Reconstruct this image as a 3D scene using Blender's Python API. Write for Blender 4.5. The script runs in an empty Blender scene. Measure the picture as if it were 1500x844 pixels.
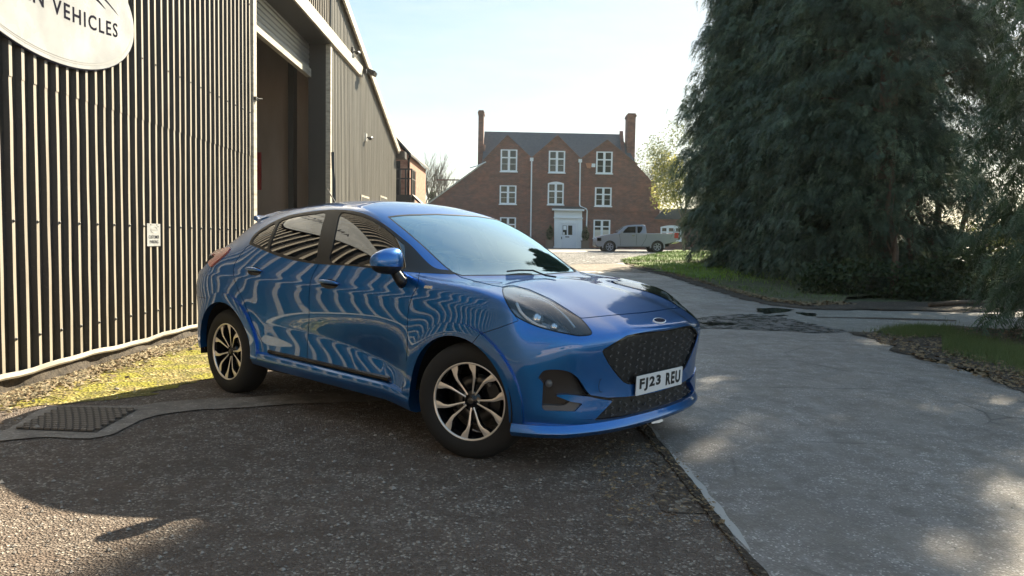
import bpy, bmesh, math, random
import numpy as np
from mathutils import Vector, Matrix, Quaternion
R = math.radians
SC = bpy.context.scene
COL = SC.collection
# ---------------------------------------------------------------- camera
PITCH, ROLL, FPX, CAMH = 0.0616, -0.0168, 1131.9, 1.244
cd = bpy.data.cameras.new('camera'); cam = bpy.data.objects.new('camera', cd); COL.objects.link(cam)
_rt = Vector((1, 0, 0)); _up = Vector((0, math.sin(PITCH), math.cos(PITCH))); _fw = Vector((0, math.cos(PITCH), -math.sin(PITCH)))
_cr, _sr = math.cos(ROLL), math.sin(ROLL)
_a = _rt * _cr - _up * _sr; _b = _rt * _sr + _up * _cr; _c = -_fw
cam.matrix_world = Matrix(((_a.x, _b.x, _c.x, 0), (_a.y, _b.y, _c.y, 0), (_a.z, _b.z, _c.z, CAMH), (0, 0, 0, 1)))
cd.sensor_width = 36; cd.lens = 36 * FPX / 1500; cd.clip_start = 0.1; cd.clip_end = 6000
SC.camera = cam
# ---------------------------------------------------------------- world, sun, exposure
SUN_AZ, SUN_EL = R(29), R(33)          # azimuth measured from +Y towards +X
w = bpy.data.worlds.new('World'); SC.world = w; w.use_nodes = True
nt = w.node_tree; nt.nodes.clear()
sky = nt.nodes.new('ShaderNodeTexSky'); sky.sky_type = 'NISHITA'; sky.sun_disc = False
sky.sun_elevation = SUN_EL; sky.sun_rotation = SUN_AZ; sky.altitude = 50; sky.air_density = 1.0; sky.dust_density = 0.5; sky.ozone_density = 1.0
bg = nt.nodes.new('ShaderNodeBackground'); bg.inputs[1].default_value = 0.142
wo = nt.nodes.new('ShaderNodeOutputWorld'); gm_ = nt.nodes.new('ShaderNodeGamma'); gm_.inputs[1].default_value = .30     # thin high veil: evens the sky out
nt.links.new(sky.outputs[0], gm_.inputs[0]); hs_ = nt.nodes.new('ShaderNodeHueSaturation'); hs_.inputs['Saturation'].default_value = 2.6
nt.links.new(gm_.outputs[0], hs_.inputs['Color']); # faint high cirrus
tc_ = nt.nodes.new('ShaderNodeTexCoord'); mp_ = nt.nodes.new('ShaderNodeMapping'); mp_.inputs['Scale'].default_value = (1.2, 2.2, 7); mp_.inputs['Rotation'].default_value = (.2, .35, .4)
nz_ = nt.nodes.new('ShaderNodeTexNoise'); nz_.inputs['Scale'].default_value = 2.2; nz_.inputs['Detail'].default_value = 6; nz_.inputs['Roughness'].default_value = .62
rp_ = nt.nodes.new('ShaderNodeMapRange'); rp_.inputs['From Min'].default_value = .45; rp_.inputs['From Max'].default_value = .8; rp_.inputs['To Min'].default_value = 0; rp_.inputs['To Max'].default_value = .38
mx_ = nt.nodes.new('ShaderNodeMix'); mx_.data_type = 'RGBA'; mx_.inputs[7].default_value = (1.75, 1.8, 1.85, 1)
nt.links.new(tc_.outputs['Generated'], mp_.inputs[0]); nt.links.new(mp_.outputs[0], nz_.inputs['Vector']); nt.links.new(nz_.outputs[0], rp_.inputs[0]); nt.links.new(rp_.outputs[0], mx_.inputs[0])
nt.links.new(hs_.outputs[0], mx_.inputs[6]); nt.links.new(mx_.outputs[2], bg.inputs[0]); nt.links.new(bg.outputs[0], wo.inputs[0])
sl = bpy.data.lights.new('sun', 'SUN'); sl.energy = 3.7; sl.angle = R(0.5); sl.color = (1.0, 0.91, 0.77)
so = bpy.data.objects.new('sun', sl); COL.objects.link(so)
_sd = Vector((math.sin(SUN_AZ) * math.cos(SUN_EL), math.cos(SUN_AZ) * math.cos(SUN_EL), math.sin(SUN_EL)))
so.rotation_euler = _sd.to_track_quat('Z', 'Y').to_euler(); so.location = (10, 20, 30)
SC.view_settings.view_transform = 'Standard'; SC.view_settings.look = 'None'; SC.view_settings.gamma = 1
SC.view_settings.exposure = 2.2; SC.view_settings.use_curve_mapping = False
SC.view_settings.use_white_balance = True; SC.view_settings.white_balance_temperature = 7200; SC.view_settings.white_balance_tint = 6
# ---------------------------------------------------------------- helpers
rnd = random.Random(7); nrnd = np.random.default_rng(7)
def principled(name, color=(.5, .5, .5), rough=.5, metal=0., coat=0., coat_rough=.03, trans=0., spec=.5, emit=None, es=0., ior=1.5):
    m = bpy.data.materials.new(name); m.use_nodes = True
    b = m.node_tree.nodes['Principled BSDF']; i = b.inputs
    i['Base Color'].default_value = (*color, 1); i['Roughness'].default_value = rough; i['Metallic'].default_value = metal
    i['Coat Weight'].default_value = coat; i['Coat Roughness'].default_value = coat_rough; i['Transmission Weight'].default_value = trans
    i['Specular IOR Level'].default_value = spec; i['IOR'].default_value = ior
    if emit: i['Emission Color'].default_value = (*emit, 1); i['Emission Strength'].default_value = es
    return m
class NG:
    """tiny node-graph helper on a material"""
    def __init__(s, m): s.m = m; s.t = m.node_tree; s.b = s.t.nodes['Principled BSDF']
    def n(s, kind, **kw):
        x = s.t.nodes.new(kind)
        for k, v in kw.items():
            if k.startswith('_'): setattr(x, k[1:], v)
            else: x.inputs[k.replace('__', ' ')].default_value = v
        return x
    def l(s, a, b): s.t.links.new(a, b); return s
    def coord(s, scale=(1, 1, 1), kind='Object', rot=(0, 0, 0), loc=(0, 0, 0)):
        tc = s.t.nodes.new('ShaderNodeTexCoord'); mp = s.t.nodes.new('ShaderNodeMapping')
        mp.inputs['Scale'].default_value = scale; mp.inputs['Rotation'].default_value = rot; mp.inputs['Location'].default_value = loc
        s.l(tc.outputs[kind], mp.inputs[0]); return mp.outputs[0]
    def noise(s, co, scale, detail=4, rough=.55, dist=0.):
        x = s.n('ShaderNodeTexNoise', Scale=scale, Detail=detail, Roughness=rough, Distortion=dist); s.l(co, x.inputs['Vector']); return x.outputs[0]
    def ramp(s, fac, stops, interp='LINEAR'):
        r = s.t.nodes.new('ShaderNodeValToRGB'); r.color_ramp.interpolation = interp
        e = r.color_ramp.elements
        while len(e) < len(stops): e.new(.5)
        for k, (p, c) in enumerate(stops):
            e[k].position = p; e[k].color = (*c, 1) if isinstance(c, tuple) else (c, c, c, 1)
        s.l(fac, r.inputs[0]); return r.outputs[0]
    def mix(s, fac, a, b, mode='MIX'):
        x = s.t.nodes.new('ShaderNodeMix'); x.data_type = 'RGBA'; x.blend_type = mode
        for v, k in ((fac, 0), (a, 6), (b, 7)):
            if hasattr(v, 'is_linked') or hasattr(v, 'links'): s.l(v, x.inputs[k])
            elif isinstance(v, tuple): x.inputs[k].default_value = (*v, 1)
            else: x.inputs[k].default_value = v if k == 0 else (v, v, v, 1)
        return x.outputs[2]
    def math(s, op, a, b=0., clamp=False):
        x = s.t.nodes.new('ShaderNodeMath'); x.operation = op; x.use_clamp = clamp
        for v, k in ((a, 0), (b, 1)):
            if hasattr(v, 'links'): s.l(v, x.inputs[k])
            else: x.inputs[k].default_value = v
        return x.outputs[0]
    def bump(s, h, strength=.3, dist=.02, normal=None):
        x = s.n('ShaderNodeBump', Strength=strength, Distance=dist); s.l(h, x.inputs['Height'])
        if normal: s.l(normal, x.inputs['Normal'])
        s.l(x.outputs[0], s.b.inputs['Normal']); return x.outputs[0]
    def col(s, c): s.l(c, s.b.inputs['Base Color'])
    def rough(s, c): s.l(c, s.b.inputs['Roughness'])
def mesh_obj(name, V, F, m=None, parent=None, smooth=False, normals=None, autosmooth=None, mi=None):
    me = bpy.data.meshes.new(name)
    V = np.asarray(V, dtype=float)
    me.from_pydata([tuple(v) for v in V.tolist()], [], [tuple(f) for f in (F.tolist() if hasattr(F, 'tolist') else F)])
    if m is not None:
        for mm in (m if isinstance(m, (list, tuple)) else [m]): me.materials.append(mm)
    if mi is not None: me.polygons.foreach_set('material_index', np.asarray(mi, dtype=np.int32))
    if smooth or normals is not None: me.polygons.foreach_set('use_smooth', [True] * len(me.polygons))
    if normals is not None: me.normals_split_custom_set_from_vertices([tuple(n) for n in np.asarray(normals).tolist()])
    me.update()
    if autosmooth is not None: me.set_sharp_from_angle(angle=R(autosmooth))
    o = bpy.data.objects.new(name, me); COL.objects.link(o)
    if parent is not None: o.parent = parent
    return o
def tag(o, label=None, cat=None, group=None, kind=None):
    if label: o['label'] = label
    if cat: o['category'] = cat
    if group: o['group'] = group
    if kind: o['kind'] = kind
    return o
def empty(name, loc=(0, 0, 0), rz=0., label=None, cat=None, group=None):
    o = bpy.data.objects.new(name, None); COL.objects.link(o); o.location = loc; o.rotation_euler = (0, 0, rz); o.empty_display_size = .2
    return tag(o, label, cat, group)
class MB:
    """collects shapes, then links them as one mesh object"""
    def __init__(s): s.V = []; s.F = []
    def add(s, V, F):
        k = len(s.V); s.V += [tuple(map(float, v)) for v in V]; s.F += [tuple(i + k for i in f) for f in F]; return s
    def box(s, x0, x1, y0, y1, z0, z1):
        return s.add([(x0,y0,z0),(x1,y0,z0),(x1,y1,z0),(x0,y1,z0),(x0,y0,z1),(x1,y0,z1),(x1,y1,z1),(x0,y1,z1)],
                     [(0,3,2,1),(4,5,6,7),(0,1,5,4),(1,2,6,5),(2,3,7,6),(3,0,4,7)])
    def obox(s, c, ax, half):
        c = Vector(c); a = [Vector(v) for v in ax]; V = []
        for sx, sy, sz in ((-1,-1,-1),(1,-1,-1),(1,1,-1),(-1,1,-1),(-1,-1,1),(1,-1,1),(1,1,1),(-1,1,1)):
            V.append(c + a[0]*half[0]*sx + a[1]*half[1]*sy + a[2]*half[2]*sz)
        return s.add(V, [(0,3,2,1),(4,5,6,7),(0,1,5,4),(1,2,6,5),(2,3,7,6),(3,0,4,7)])
    def bar(s, a, b, w, h=None, up=(0,0,1)):
        a = Vector(a); b = Vector(b); d = (b-a); L = d.length; d.normalize(); h = w if h is None else h
        u = Vector(up); sd = d.cross(u)
        if sd.length < 1e-4: sd = d.cross(Vector((1,0,0)))
        sd.normalize(); u = sd.cross(d)
        return s.obox((a+b)/2, (d, sd, u), (L/2, w/2, h/2))
    def tube(s, pts, r, n=8, cap=True):
        pts = [Vector(p) for p in pts]; rr = r if isinstance(r, (list, tuple)) else [r]*len(pts)
        V = []; F = []; prev = None
        for i, p in enumerate(pts):
            d = (pts[min(i+1, len(pts)-1)] - pts[max(i-1, 0)]); d.normalize()
            if prev is None:
                u = d.cross(Vector((0,0,1)))
                if u.length < 1e-3: u = d.cross(Vector((1,0,0)))
            else: u = prev - d*prev.dot(d)
            u.normalize(); prev = u; v = d.cross(u)
            for k in range(n):
                t = 2*math.pi*k/n; V.append(p + (u*math.cos(t) + v*math.sin(t))*rr[i])
        for i in range(len(pts)-1):
            for k in range(n):
                F.append((i*n+k, i*n+(k+1)%n, (i+1)*n+(k+1)%n, (i+1)*n+k))
        if cap: F.append(tuple(range(n))[::-1]); F.append(tuple((len(pts)-1)*n+k for k in range(n)))
        return s.add(V, F)
    def prism(s, poly, fn, d0, d1):
        """poly: 2D points; fn(u,v,d)->3D"""
        n = len(poly); V = [fn(u, v, d0) for u, v in poly] + [fn(u, v, d1) for u, v in poly]
        F = [tuple(range(n))[::-1], tuple(range(n, 2*n))] + [(i, (i+1) % n, n+(i+1) % n, n+i) for i in range(n)]
        return s.add(V, F)
    def lathe(s, prof, n, fn):
        """prof: (r, a) list; fn(r*cos, r*sin, a)"""
        V = []; F = []; m = len(prof)
        for k in range(n):
            t = 2*math.pi*k/n
            for r_, a in prof: V.append(fn(r_*math.cos(t), r_*math.sin(t), a))
        for k in range(n):
            for j in range(m-1):
                F.append((k*m+j, ((k+1)%n)*m+j, ((k+1)%n)*m+j+1, k*m+j+1))
        return s.add(V, F)
    def build(s, name, m, parent=None, smooth=False, auto=None):
        return mesh_obj(name, s.V, s.F, m, parent, smooth=smooth or auto is not None, autosmooth=auto)
def cr_spline(pts, n=8, closed=False):
    P = np.asarray(pts, float); out = []; N = len(P)
    rng = range(N if closed else N-1)
    for i in rng:
        p0 = P[(i-1) % N] if closed or i > 0 else 2*P[0]-P[1]
        p1 = P[i]; p2 = P[(i+1) % N]
        p3 = P[(i+2) % N] if closed or i+2 < N else 2*P[-1]-P[-2]
        for k in range(n):
            t = k/n
            out.append(.5*((2*p1)+(-p0+p2)*t+(2*p0-5*p1+4*p2-p3)*t*t+(-p0+3*p1-3*p2+p3)*t**3))
    if not closed: out.append(P[-1])
    return np.array(out)

# ---------------------------------------------------------------- the lie of the land
def gh(y): return .0191*min(max(0., y-12), 35.)
def gha(Y): return .0191*np.clip(np.asarray(Y)-12, 0, 35.)
def ray_dir(x, y):
    a = (x-750)/FPX; b = -(y-422)/FPX; X = a*_cr+b*_sr; q = -a*_sr+b*_cr
    return X, math.cos(PITCH)+q*math.sin(PITCH), -math.sin(PITCH)+q*math.cos(PITCH)
def at(x, y, Y):
    d = ray_dir(x, y); t = Y/d[1]; return Vector((d[0]*t, Y, CAMH+d[2]*t))
def gp(x, y):
    d = ray_dir(x, y); t = -CAMH/d[2]
    if t < 0 or d[1]*t > 12:
        t = (-CAMH-.0191*12)/(d[2]-.0191*d[1])
        if t < 0 or t*d[1] > 47: t = (.6685-CAMH)/d[2]
    return Vector((d[0]*t, d[1]*t, gh(d[1]*t)))
# ================================================================ the blue car
CX, CY, CYAW = 0.292, 4.983, -0.7172
def car_px(P):
    """car coordinates -> photo pixels (used to lay shut lines and outlines on the body surface)"""
    c, s = math.cos(CYAW), math.sin(CYAW)
    X = CX + P[:, 0]*c - P[:, 1]*s; Y = CY + P[:, 0]*s + P[:, 1]*c; Z = P[:, 2] - CAMH
    cp, sp = math.cos(PITCH), math.sin(PITCH)
    d = Y*cp - Z*sp; u = Z*cp + Y*sp; x = X/d; y = u/d
    return np.stack([750+FPX*(x*_cr-y*_sr), 422-FPX*(x*_sr+y*_cr)], 1)
def sdf(Q, poly):
    A = np.asarray(poly, float); B = np.roll(A, -1, 0); best = np.full(len(Q), 1e9); ins = np.zeros(len(Q), bool)
    for a, b in zip(A, B):
        e = b-a; L = (e**2).sum()
        if L < 1e-12: continue
        t = np.clip(((Q-a)@e)/L, 0, 1); d = np.hypot(*(Q-a-t[:, None]*e).T); best = np.minimum(best, d)
        c = ((a[1] > Q[:, 1]) != (b[1] > Q[:, 1]))
        with np.errstate(all='ignore'): xi = (b[0]-a[0])*(Q[:, 1]-a[1])/(b[1]-a[1])+a[0]
        ins ^= c & (Q[:, 0] < xi)
    return np.where(ins, -best, best)
def clip(V, T, s):
    """split triangles by sign of per-vertex s; returns V, T_in(s<0), T_out"""
    s = np.where(np.abs(s) < 1e-9, 1e-9, s); neg = s < 0
    c = neg[T].sum(1); tin = T[c == 3]; tout = T[c == 0]; nv = len(V); newV = []; cache = {}
    addi = []; addo = []
    for tri in T[(c == 1) | (c == 2)]:
        k = neg[tri]; odd = int(np.argmax(k)) if k.sum() == 1 else int(np.argmin(k))
        a, b, d = tri[odd], tri[(odd+1) % 3], tri[(odd+2) % 3]
        def cut(p, q):
            key = (p, q) if p < q else (q, p)
            if key not in cache:
                p, q = key; t = s[p]/(s[p]-s[q]); cache[key] = nv+len(newV); newV.append(V[p]*(1-t)+V[q]*t)
            return cache[key]
        ab = cut(a, b); ad = cut(a, d)
        one = [(a, ab, ad)]; two = [(ab, b, d), (ab, d, ad)]
        if neg[a]: addi += one; addo += two
        else: addo += one; addi += two
    V2 = np.vstack([V, np.array(newV)]) if newV else V
    f = lambda t, a: np.vstack([t, np.array(a, int).reshape(-1, 3)]) if a else t
    return V2, f(tin, addi), f(tout, addo)
def compact(V, T):
    u, inv = np.unique(T, return_inverse=True); return V[u], inv.reshape(T.shape)
def border(T):
    E = np.vstack([T[:, [0, 1]], T[:, [1, 2]], T[:, [2, 0]]]); key = np.sort(E, 1)
    _, idx, cnt = np.unique(key, axis=0, return_index=True, return_counts=True)
    return E[idx[cnt == 1]]
def panel(name, V, T, m, parent, off=0., rim=.012, both=True, mirror_only=None, label=None):
    """V: x,y,z,nx,ny,nz on the right half (y<0). both: one object of both halves. mirror_only -1/1: a single side."""
    if len(T) == 0: return None
    V, T = compact(V, T); V = V.copy(); N = V[:, 3:6]/np.maximum(np.linalg.norm(V[:, 3:6], axis=1)[:, None], 1e-9)
    P = V[:, :3]+N*off; F = [tuple(t) for t in T]; n0 = len(P)
    if rim:
        for a, b in border(T):
            if abs(P[a][1]) < 2e-3 and abs(P[b][1]) < 2e-3: continue
            k = len(P); P = np.vstack([P, P[[a, b]], P[[a, b]]-N[[a, b]]*rim])
            e = P[b]-P[a]; side = np.cross(e, -N[a]); L = np.linalg.norm(side); side = side/L if L > 0 else side
            side = -side
            N = np.vstack([N, np.tile(-side*-1, (4, 1))])
            F.append((k+1, k, k+2, k+3))
    outs = []
    sides = [(1,), (-1,)] if not both else [(1, -1)]
    if mirror_only is not None: sides = [(mirror_only,)]
    for sd in sides:
        PP = []; NN = []; FF = []
        for q in sd:
            k = sum(len(p) for p in PP); M = np.array([1, q, 1.])
            PP.append(P*M); NN.append(N*M)
            FF += [tuple(i+k for i in (f if q == 1 else f[::-1])) for f in F]
        outs.append(mesh_obj(name, np.vstack(PP), FF, m, parent, smooth=True, normals=np.vstack(NN)))
        if label: outs[-1]['label'] = label
    return outs
# ---- control cage of the right half, y given positive here
def build_shell(level=4):
    yf = [0, .16, .32, .47, .60, .705]
    # front face columns c0..c5 : (x,z) per row 0..6
    def front(k):
        y = yf[k]; nose = [.0, -.004, -.016, -.042, -.085, -.15][k]
        rows = [(.715, .185), (.762, .255), (.765, .38), (.768, .50), (.785, .62), (.795, .715), (.745, .782)]
        dz6 = [0, 0, .001, .004, .012, .022][k]; dx6 = [0, -.004, -.015, -.03, -.045, -.055][k]
        out = []
        for r, (x, z) in enumerate(rows):
            xx = x+nose*(1.0 if r < 5 else 1.1); zz = z
            if r == 6: xx += dx6*.6; zz += dz6
            if r == 5: zz += dz6*.3
            out.append((xx, y*(.985 if r == 0 else 1.), zz))
        return out
    A = [front(k) for k in range(6)]
    # side columns: x, list of (y,z) rows 0..6, with x shift per row
    def col(x, ys, zs, dx=(0,)*7): return [(x+d, y, z) for y, z, d in zip(ys, zs, dx)]
    S = []
    S.append(col(.47, (.765,.80,.812,.818,.822,.805,.765), (.19,.26,.38,.50,.63,.74,.832), (-.02,0,0,0,0,-.02,-.04)))   # corner
    S.append(col(.33, (.80,.85,.862,.866,.868,.86,.822), (.20,.27,.39,.52,.66,.78,.895)))
    S.append(col(.15, (.82,.872,.882,.885,.886,.880,.842), (.205,.275,.40,.54,.69,.81,.935)))
    S.append(col(-.05, (.825,.880,.888,.892,.892,.886,.848), (.21,.28,.41,.56,.71,.835,.965)))
    S.append(col(-.30, (.825,.880,.880,.886,.892,.887,.850), (.21,.28,.41,.57,.73,.86,.988)))
    S.append(col(-.58, (.825,.878,.868,.876,.889,.886,.851), (.21,.28,.42,.58,.74,.875,1.005)))
    S.append(col(-.88, (.825,.878,.866,.872,.887,.885,.850), (.21,.28,.42,.58,.75,.885,1.012)))
    S.append(col(-1.22, (.825,.878,.866,.872,.886,.884,.850), (.21,.28,.42,.58,.75,.89,1.02)))
    S.append(col(-1.60, (.825,.878,.868,.875,.888,.885,.850), (.21,.28,.42,.58,.75,.895,1.028)))
    S.append(col(-1.98, (.825,.880,.875,.884,.896,.891,.852), (.21,.28,.42,.58,.755,.90,1.04)))
    S.append(col(-2.28, (.825,.882,.884,.894,.904,.898,.853), (.21,.285,.42,.58,.76,.91,1.055)))
    S.append(col(-2.58, (.822,.882,.890,.898,.905,.897,.845), (.215,.29,.42,.58,.765,.915,1.065)))
    S.append(col(-2.88, (.815,.872,.886,.894,.900,.890,.835), (.225,.30,.43,.58,.765,.92,1.065)))
    S.append(col(-3.12, (.765,.815,.828,.836,.838,.828,.775), (.24,.31,.44,.58,.76,.91,1.06), (.02,0,0,0,-.02,-.01,.04)))   # rear corner
    A += S
    yr = yf[::-1]
    for k, y in enumerate(yr):
        nose = [.09, .055, .03, .012, .003, 0][k]
        rows = [(-3.25, .25), (-3.335, .31), (-3.355, .44), (-3.34, .58), (-3.32, .74), (-3.34, .90), (-3.25, 1.06)]
        A.append([(x+nose, y, z) for x, z in rows])
    nA = len(A); c0 = 6; c1 = 6+13        # corner columns
    V = []; idx = {}
    def add(p): V.append((p[0], -p[1], p[2])); return len(V)-1
    g = [[add(p) for p in col_] for col_ in A]
    # top grid rows j=7..12 for interior columns 1..12
    T = {
     1: [(.37,.738,.898),(.42,.62,.896),(.45,.48,.886),(.47,.33,.880),(.48,.17,.877),(.485,0,.876)],
     2: [(.17,.752,.955),(.19,.63,.953),(.21,.48,.945),(.225,.33,.942),(.235,.17,.942),(.24,0,.942)],
     3: [(-.05,.755,.985),(-.03,.64,.988),(-.01,.49,.984),(0,.33,.985),(.01,.17,.986),(.01,0,.987)],
     4: [(-.32,.765,1.004),(-.27,.66,1.010),(-.24,.50,1.012),(-.21,.34,1.014),(-.19,.17,1.016),(-.18,0,1.017)],
     5: [(-.58,.806,1.062),(-.52,.69,1.115),(-.455,.53,1.138),(-.41,.36,1.147),(-.385,.18,1.151),(-.375,0,1.152)],
     6: [(-.88,.792,1.155),(-.83,.675,1.275),(-.76,.53,1.304),(-.715,.36,1.318),(-.69,.18,1.324),(-.68,0,1.326)],
     7: [(-1.22,.778,1.215),(-1.2,.655,1.388),(-1.14,.53,1.437),(-1.09,.35,1.452),(-1.06,.18,1.458),(-1.05,0,1.46)],
     8: [(-1.6,.772,1.23),(-1.6,.645,1.425),(-1.58,.53,1.484),(-1.55,.35,1.513),(-1.53,.18,1.524),(-1.52,0,1.527)],
     9: [(-1.98,.772,1.235),(-1.98,.645,1.412),(-1.98,.53,1.474),(-1.97,.35,1.508),(-1.96,.18,1.522),(-1.95,0,1.526)],
     10: [(-2.28,.772,1.23),(-2.29,.648,1.375),(-2.29,.53,1.445),(-2.3,.35,1.483),(-2.3,.18,1.498),(-2.3,0,1.502)],
     11: [(-2.58,.765,1.19),(-2.61,.65,1.305),(-2.63,.53,1.388),(-2.65,.35,1.425),(-2.66,.18,1.44),(-2.66,0,1.445)],
     12: [(-2.89,.745,1.135),(-2.93,.645,1.18),(-2.95,.52,1.225),(-2.97,.35,1.25),(-2.98,.18,1.262),(-2.99,0,1.265)]}
    B = [[None]*7 for _ in range(14)]
    for i in range(14): B[i][0] = g[c0+i][6]
    for j in range(1, 7): B[0][j] = g[6-j][6]; B[13][j] = g[c1+j][6]
    for i in range(1, 13):
        for j in range(1, 7): B[i][j] = add(T[i][j-1])
    F = []
    for c in range(nA-1):
        for r in range(6): F.append((g[c][r], g[c+1][r], g[c+1][r+1], g[c][r+1]))
    for i in range(13):
        for j in range(6): F.append((B[i][j], B[i+1][j], B[i+1][j+1], B[i][j+1]))
    Vn = np.array(V)
    # mirror across the centre plane so the limit surface is smooth there
    cen = np.abs(Vn[:, 1]) < 1e-6; mp = np.arange(len(Vn)); nxt = len(Vn); VV = [tuple(v) for v in Vn]
    for i in range(len(Vn)):
        if not cen[i]: mp[i] = nxt; nxt += 1; VV.append((Vn[i, 0], -Vn[i, 1], Vn[i, 2]))
    FF = F+[tuple(mp[k] for k in f[::-1]) for f in F]
    target = np.array(VV)
    me = bpy.data.meshes.new('cage'); me.from_pydata(VV, [], FF); me.update()
    o = bpy.data.objects.new('cage', me); COL.objects.link(o)
    md = o.modifiers.new('s', 'SUBSURF'); md.subdivision_type = 'CATMULL_CLARK'; md.boundary_smooth = 'ALL'; md.use_limit_surface = True
    def ev(l):
        md.levels = l; o.update_tag(); dg = bpy.context.evaluated_depsgraph_get(); dg.update(); e = o.evaluated_get(dg); mm = e.to_mesh()
        co = np.empty(len(mm.vertices)*3); mm.vertices.foreach_get('co', co); no = np.empty(len(mm.vertices)*3); mm.vertices.foreach_get('normal', no)
        fs = [tuple(p.vertices) for p in mm.polygons] if l > 1 else None
        e.to_mesh_clear(); return co.reshape(-1, 3), no.reshape(-1, 3), fs
    cur = target.copy()
    for it in range(5):
        co, _, _ = ev(1); cur += (target-co[:len(target)])*.8
        me.vertices.foreach_set('co', cur.ravel()); me.update()
    co, no, fs = ev(level)
    bpy.data.objects.remove(o); bpy.data.meshes.remove(me)
    Fq = np.array(fs); keep = co[Fq][:, :, 1].mean(1) < 0; Fq = Fq[keep]
    T3 = np.vstack([Fq[:, [0, 1, 2]], Fq[:, [0, 2, 3]]])
    V6 = np.hstack([co, no])
    if (V6[:, 4]*V6[:, 1]).sum() < 0: V6[:, 3:] *= -1
    # wind the triangles with the normals
    a, b, c = (V6[T3[:, k], :3] for k in range(3)); n = np.cross(b-a, c-a)
    flip = (n*V6[T3[:, 0], 3:]).sum(1) < 0; T3[flip] = T3[flip][:, ::-1]
    return compact(V6, T3)
def smooth_step(a, b, x):
    t = np.clip((x-a)/(b-a), 0, 1); return t*t*(3-2*t)
def renorm(V, T):
    a, b, c = (V[T[:, k], :3] for k in range(3)); n = np.cross(b-a, c-a); N = np.zeros((len(V), 3))
    for k in range(3): np.add.at(N, T[:, k], n)
    c_ = np.abs(V[:, 1]) < 1e-4; N[c_, 1] = 0
    V[:, 3:6] = N/np.maximum(np.linalg.norm(N, axis=1)[:, None], 1e-12); return V
SV, ST = build_shell(4)
def sculpt(V):
    x, y, z = V[:, 0], V[:, 1], V[:, 2]; d = np.zeros(len(V))
    side = smooth_step(.25, .55, -V[:, 4])*(z < 1.1)
    # valley in the lower doors: a scoop that starts behind the front wheel
    zc = np.interp(x, [-2.2, -1.9, -1.5, -1.0, -.70, -.50, -.40], [.60, .60, .585, .53, .475, .43, .42])
    amp = np.interp(x, [-2.25, -1.95, -1.2, -.70, -.55, -.42], [0, .006, .018, .026, .014, 0])
    t = (z-zc); d -= side*amp*np.exp(-np.abs(np.where(t > 0, t/.13, t/.07))**1.5)
    # haunch over the rear wheel and swell over the front one
    for cx_, a in ((-2.575, .010), (0., .012)):
        r = np.hypot(x-cx_, z-.33); d += side*a*np.exp(-((r-.42)/.10)**2)
    # raised centre of the bonnet, folding down towards each lamp
    hp_ = [(690,402),(727,409.5),(770,416.5),(807,427.5),(840,442.5),(867,456.5),(885,467),(903,478.5),(918,492),(1040,500),(1040,360),(690,360)]
    s_ = sdf(car_px(V[:, :3]), hp_); up = smooth_step(.15, .5, V[:, 5])*smooth_step(-.28, -.05, x)*smooth_step(.70, .76, z)
    d += up*.011*smooth_step(4, -13, s_)*1.
    # character line below the belt
    zl = np.interp(x, [-3.0, -2.4, -1.2, -.2, .3], [.93, .93, .90, .885, .86])
    d += side*.004*np.exp(-((z-zl)/.03)**2)
    return d
_d = sculpt(SV); SV[:, :3] += SV[:, 3:6]*_d[:, None]; SV = renorm(SV, ST)
# ---- materials of the car
M_PAINT = principled('blue_paint', (.001, .128, .43), .35, .88, coat=1., coat_rough=.012)
M_PAINT.node_tree.nodes['Principled BSDF'].inputs['Coat IOR'].default_value = 1.66
M_BLACKG = principled('gloss_black', (.006, .006, .007), .12)
M_BLACKM = principled('satin_black', (.012, .012, .013), .45)
M_GAP = principled('gap_black', (.004, .004, .004), .8)
M_CHROME = principled('chrome', (.75, .75, .76), .12, 1.)
M_SILV = principled('machined_alloy', (.82, .76, .69), .34, .7)
M_TYRE = principled('tyre_rubber', (.012, .0115, .011), .8)
def glass_mat(name, tint=(.9, .95, .95), alpha=.25, fac_add=0.):
    m = bpy.data.materials.new(name); m.use_nodes = True; t = m.node_tree; t.nodes.clear()
    tr = t.nodes.new('ShaderNodeBsdfTransparent'); tr.inputs[0].default_value = (*tint, 1)
    gl = t.nodes.new('ShaderNodeBsdfGlossy'); gl.inputs['Roughness'].default_value = .0; gl.inputs[0].default_value = (1, 1, 1, 1)
    fr = t.nodes.new('ShaderNodeFresnel'); fr.inputs[0].default_value = 1.52
    mx = t.nodes.new('ShaderNodeMixShader'); mt = t.nodes.new('ShaderNodeMath'); mt.operation = 'MULTIPLY_ADD'; mt.use_clamp = True
    mt.inputs[1].default_value = 1.8; mt.inputs[2].default_value = fac_add
    ou = t.nodes.new('ShaderNodeOutputMaterial')
    t.links.new(fr.outputs[0], mt.inputs[0]); t.links.new(mt.outputs[0], mx.inputs[0]); t.links.new(tr.outputs[0], mx.inputs[1]); t.links.new(gl.outputs[0], mx.inputs[2])
    t.links.new(mx.outputs[0], ou.inputs[0]); return m
M_WIND = glass_mat('windscreen_glass', (.62, .74, .76), fac_add=.32)
[n for n in M_WIND.node_tree.nodes if n.type == 'BSDF_GLOSSY'][0].inputs[0].default_value = (.66, .90, 1, 1)
M_SIDEG = glass_mat('tinted_glass', (.22, .24, .24), fac_add=.06)
M_LENS = glass_mat('lamp_lens', (.95, .96, .98), fac_add=.0)
[n for n in M_LENS.node_tree.nodes if n.type == 'MATH'][0].inputs[1].default_value = 1.5
car = empty('blue_car', (CX, CY, 0), CYAW, 'bright blue five-door crossover car with black grille and two-tone alloy wheels, parked in the yard', 'car')
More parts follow.
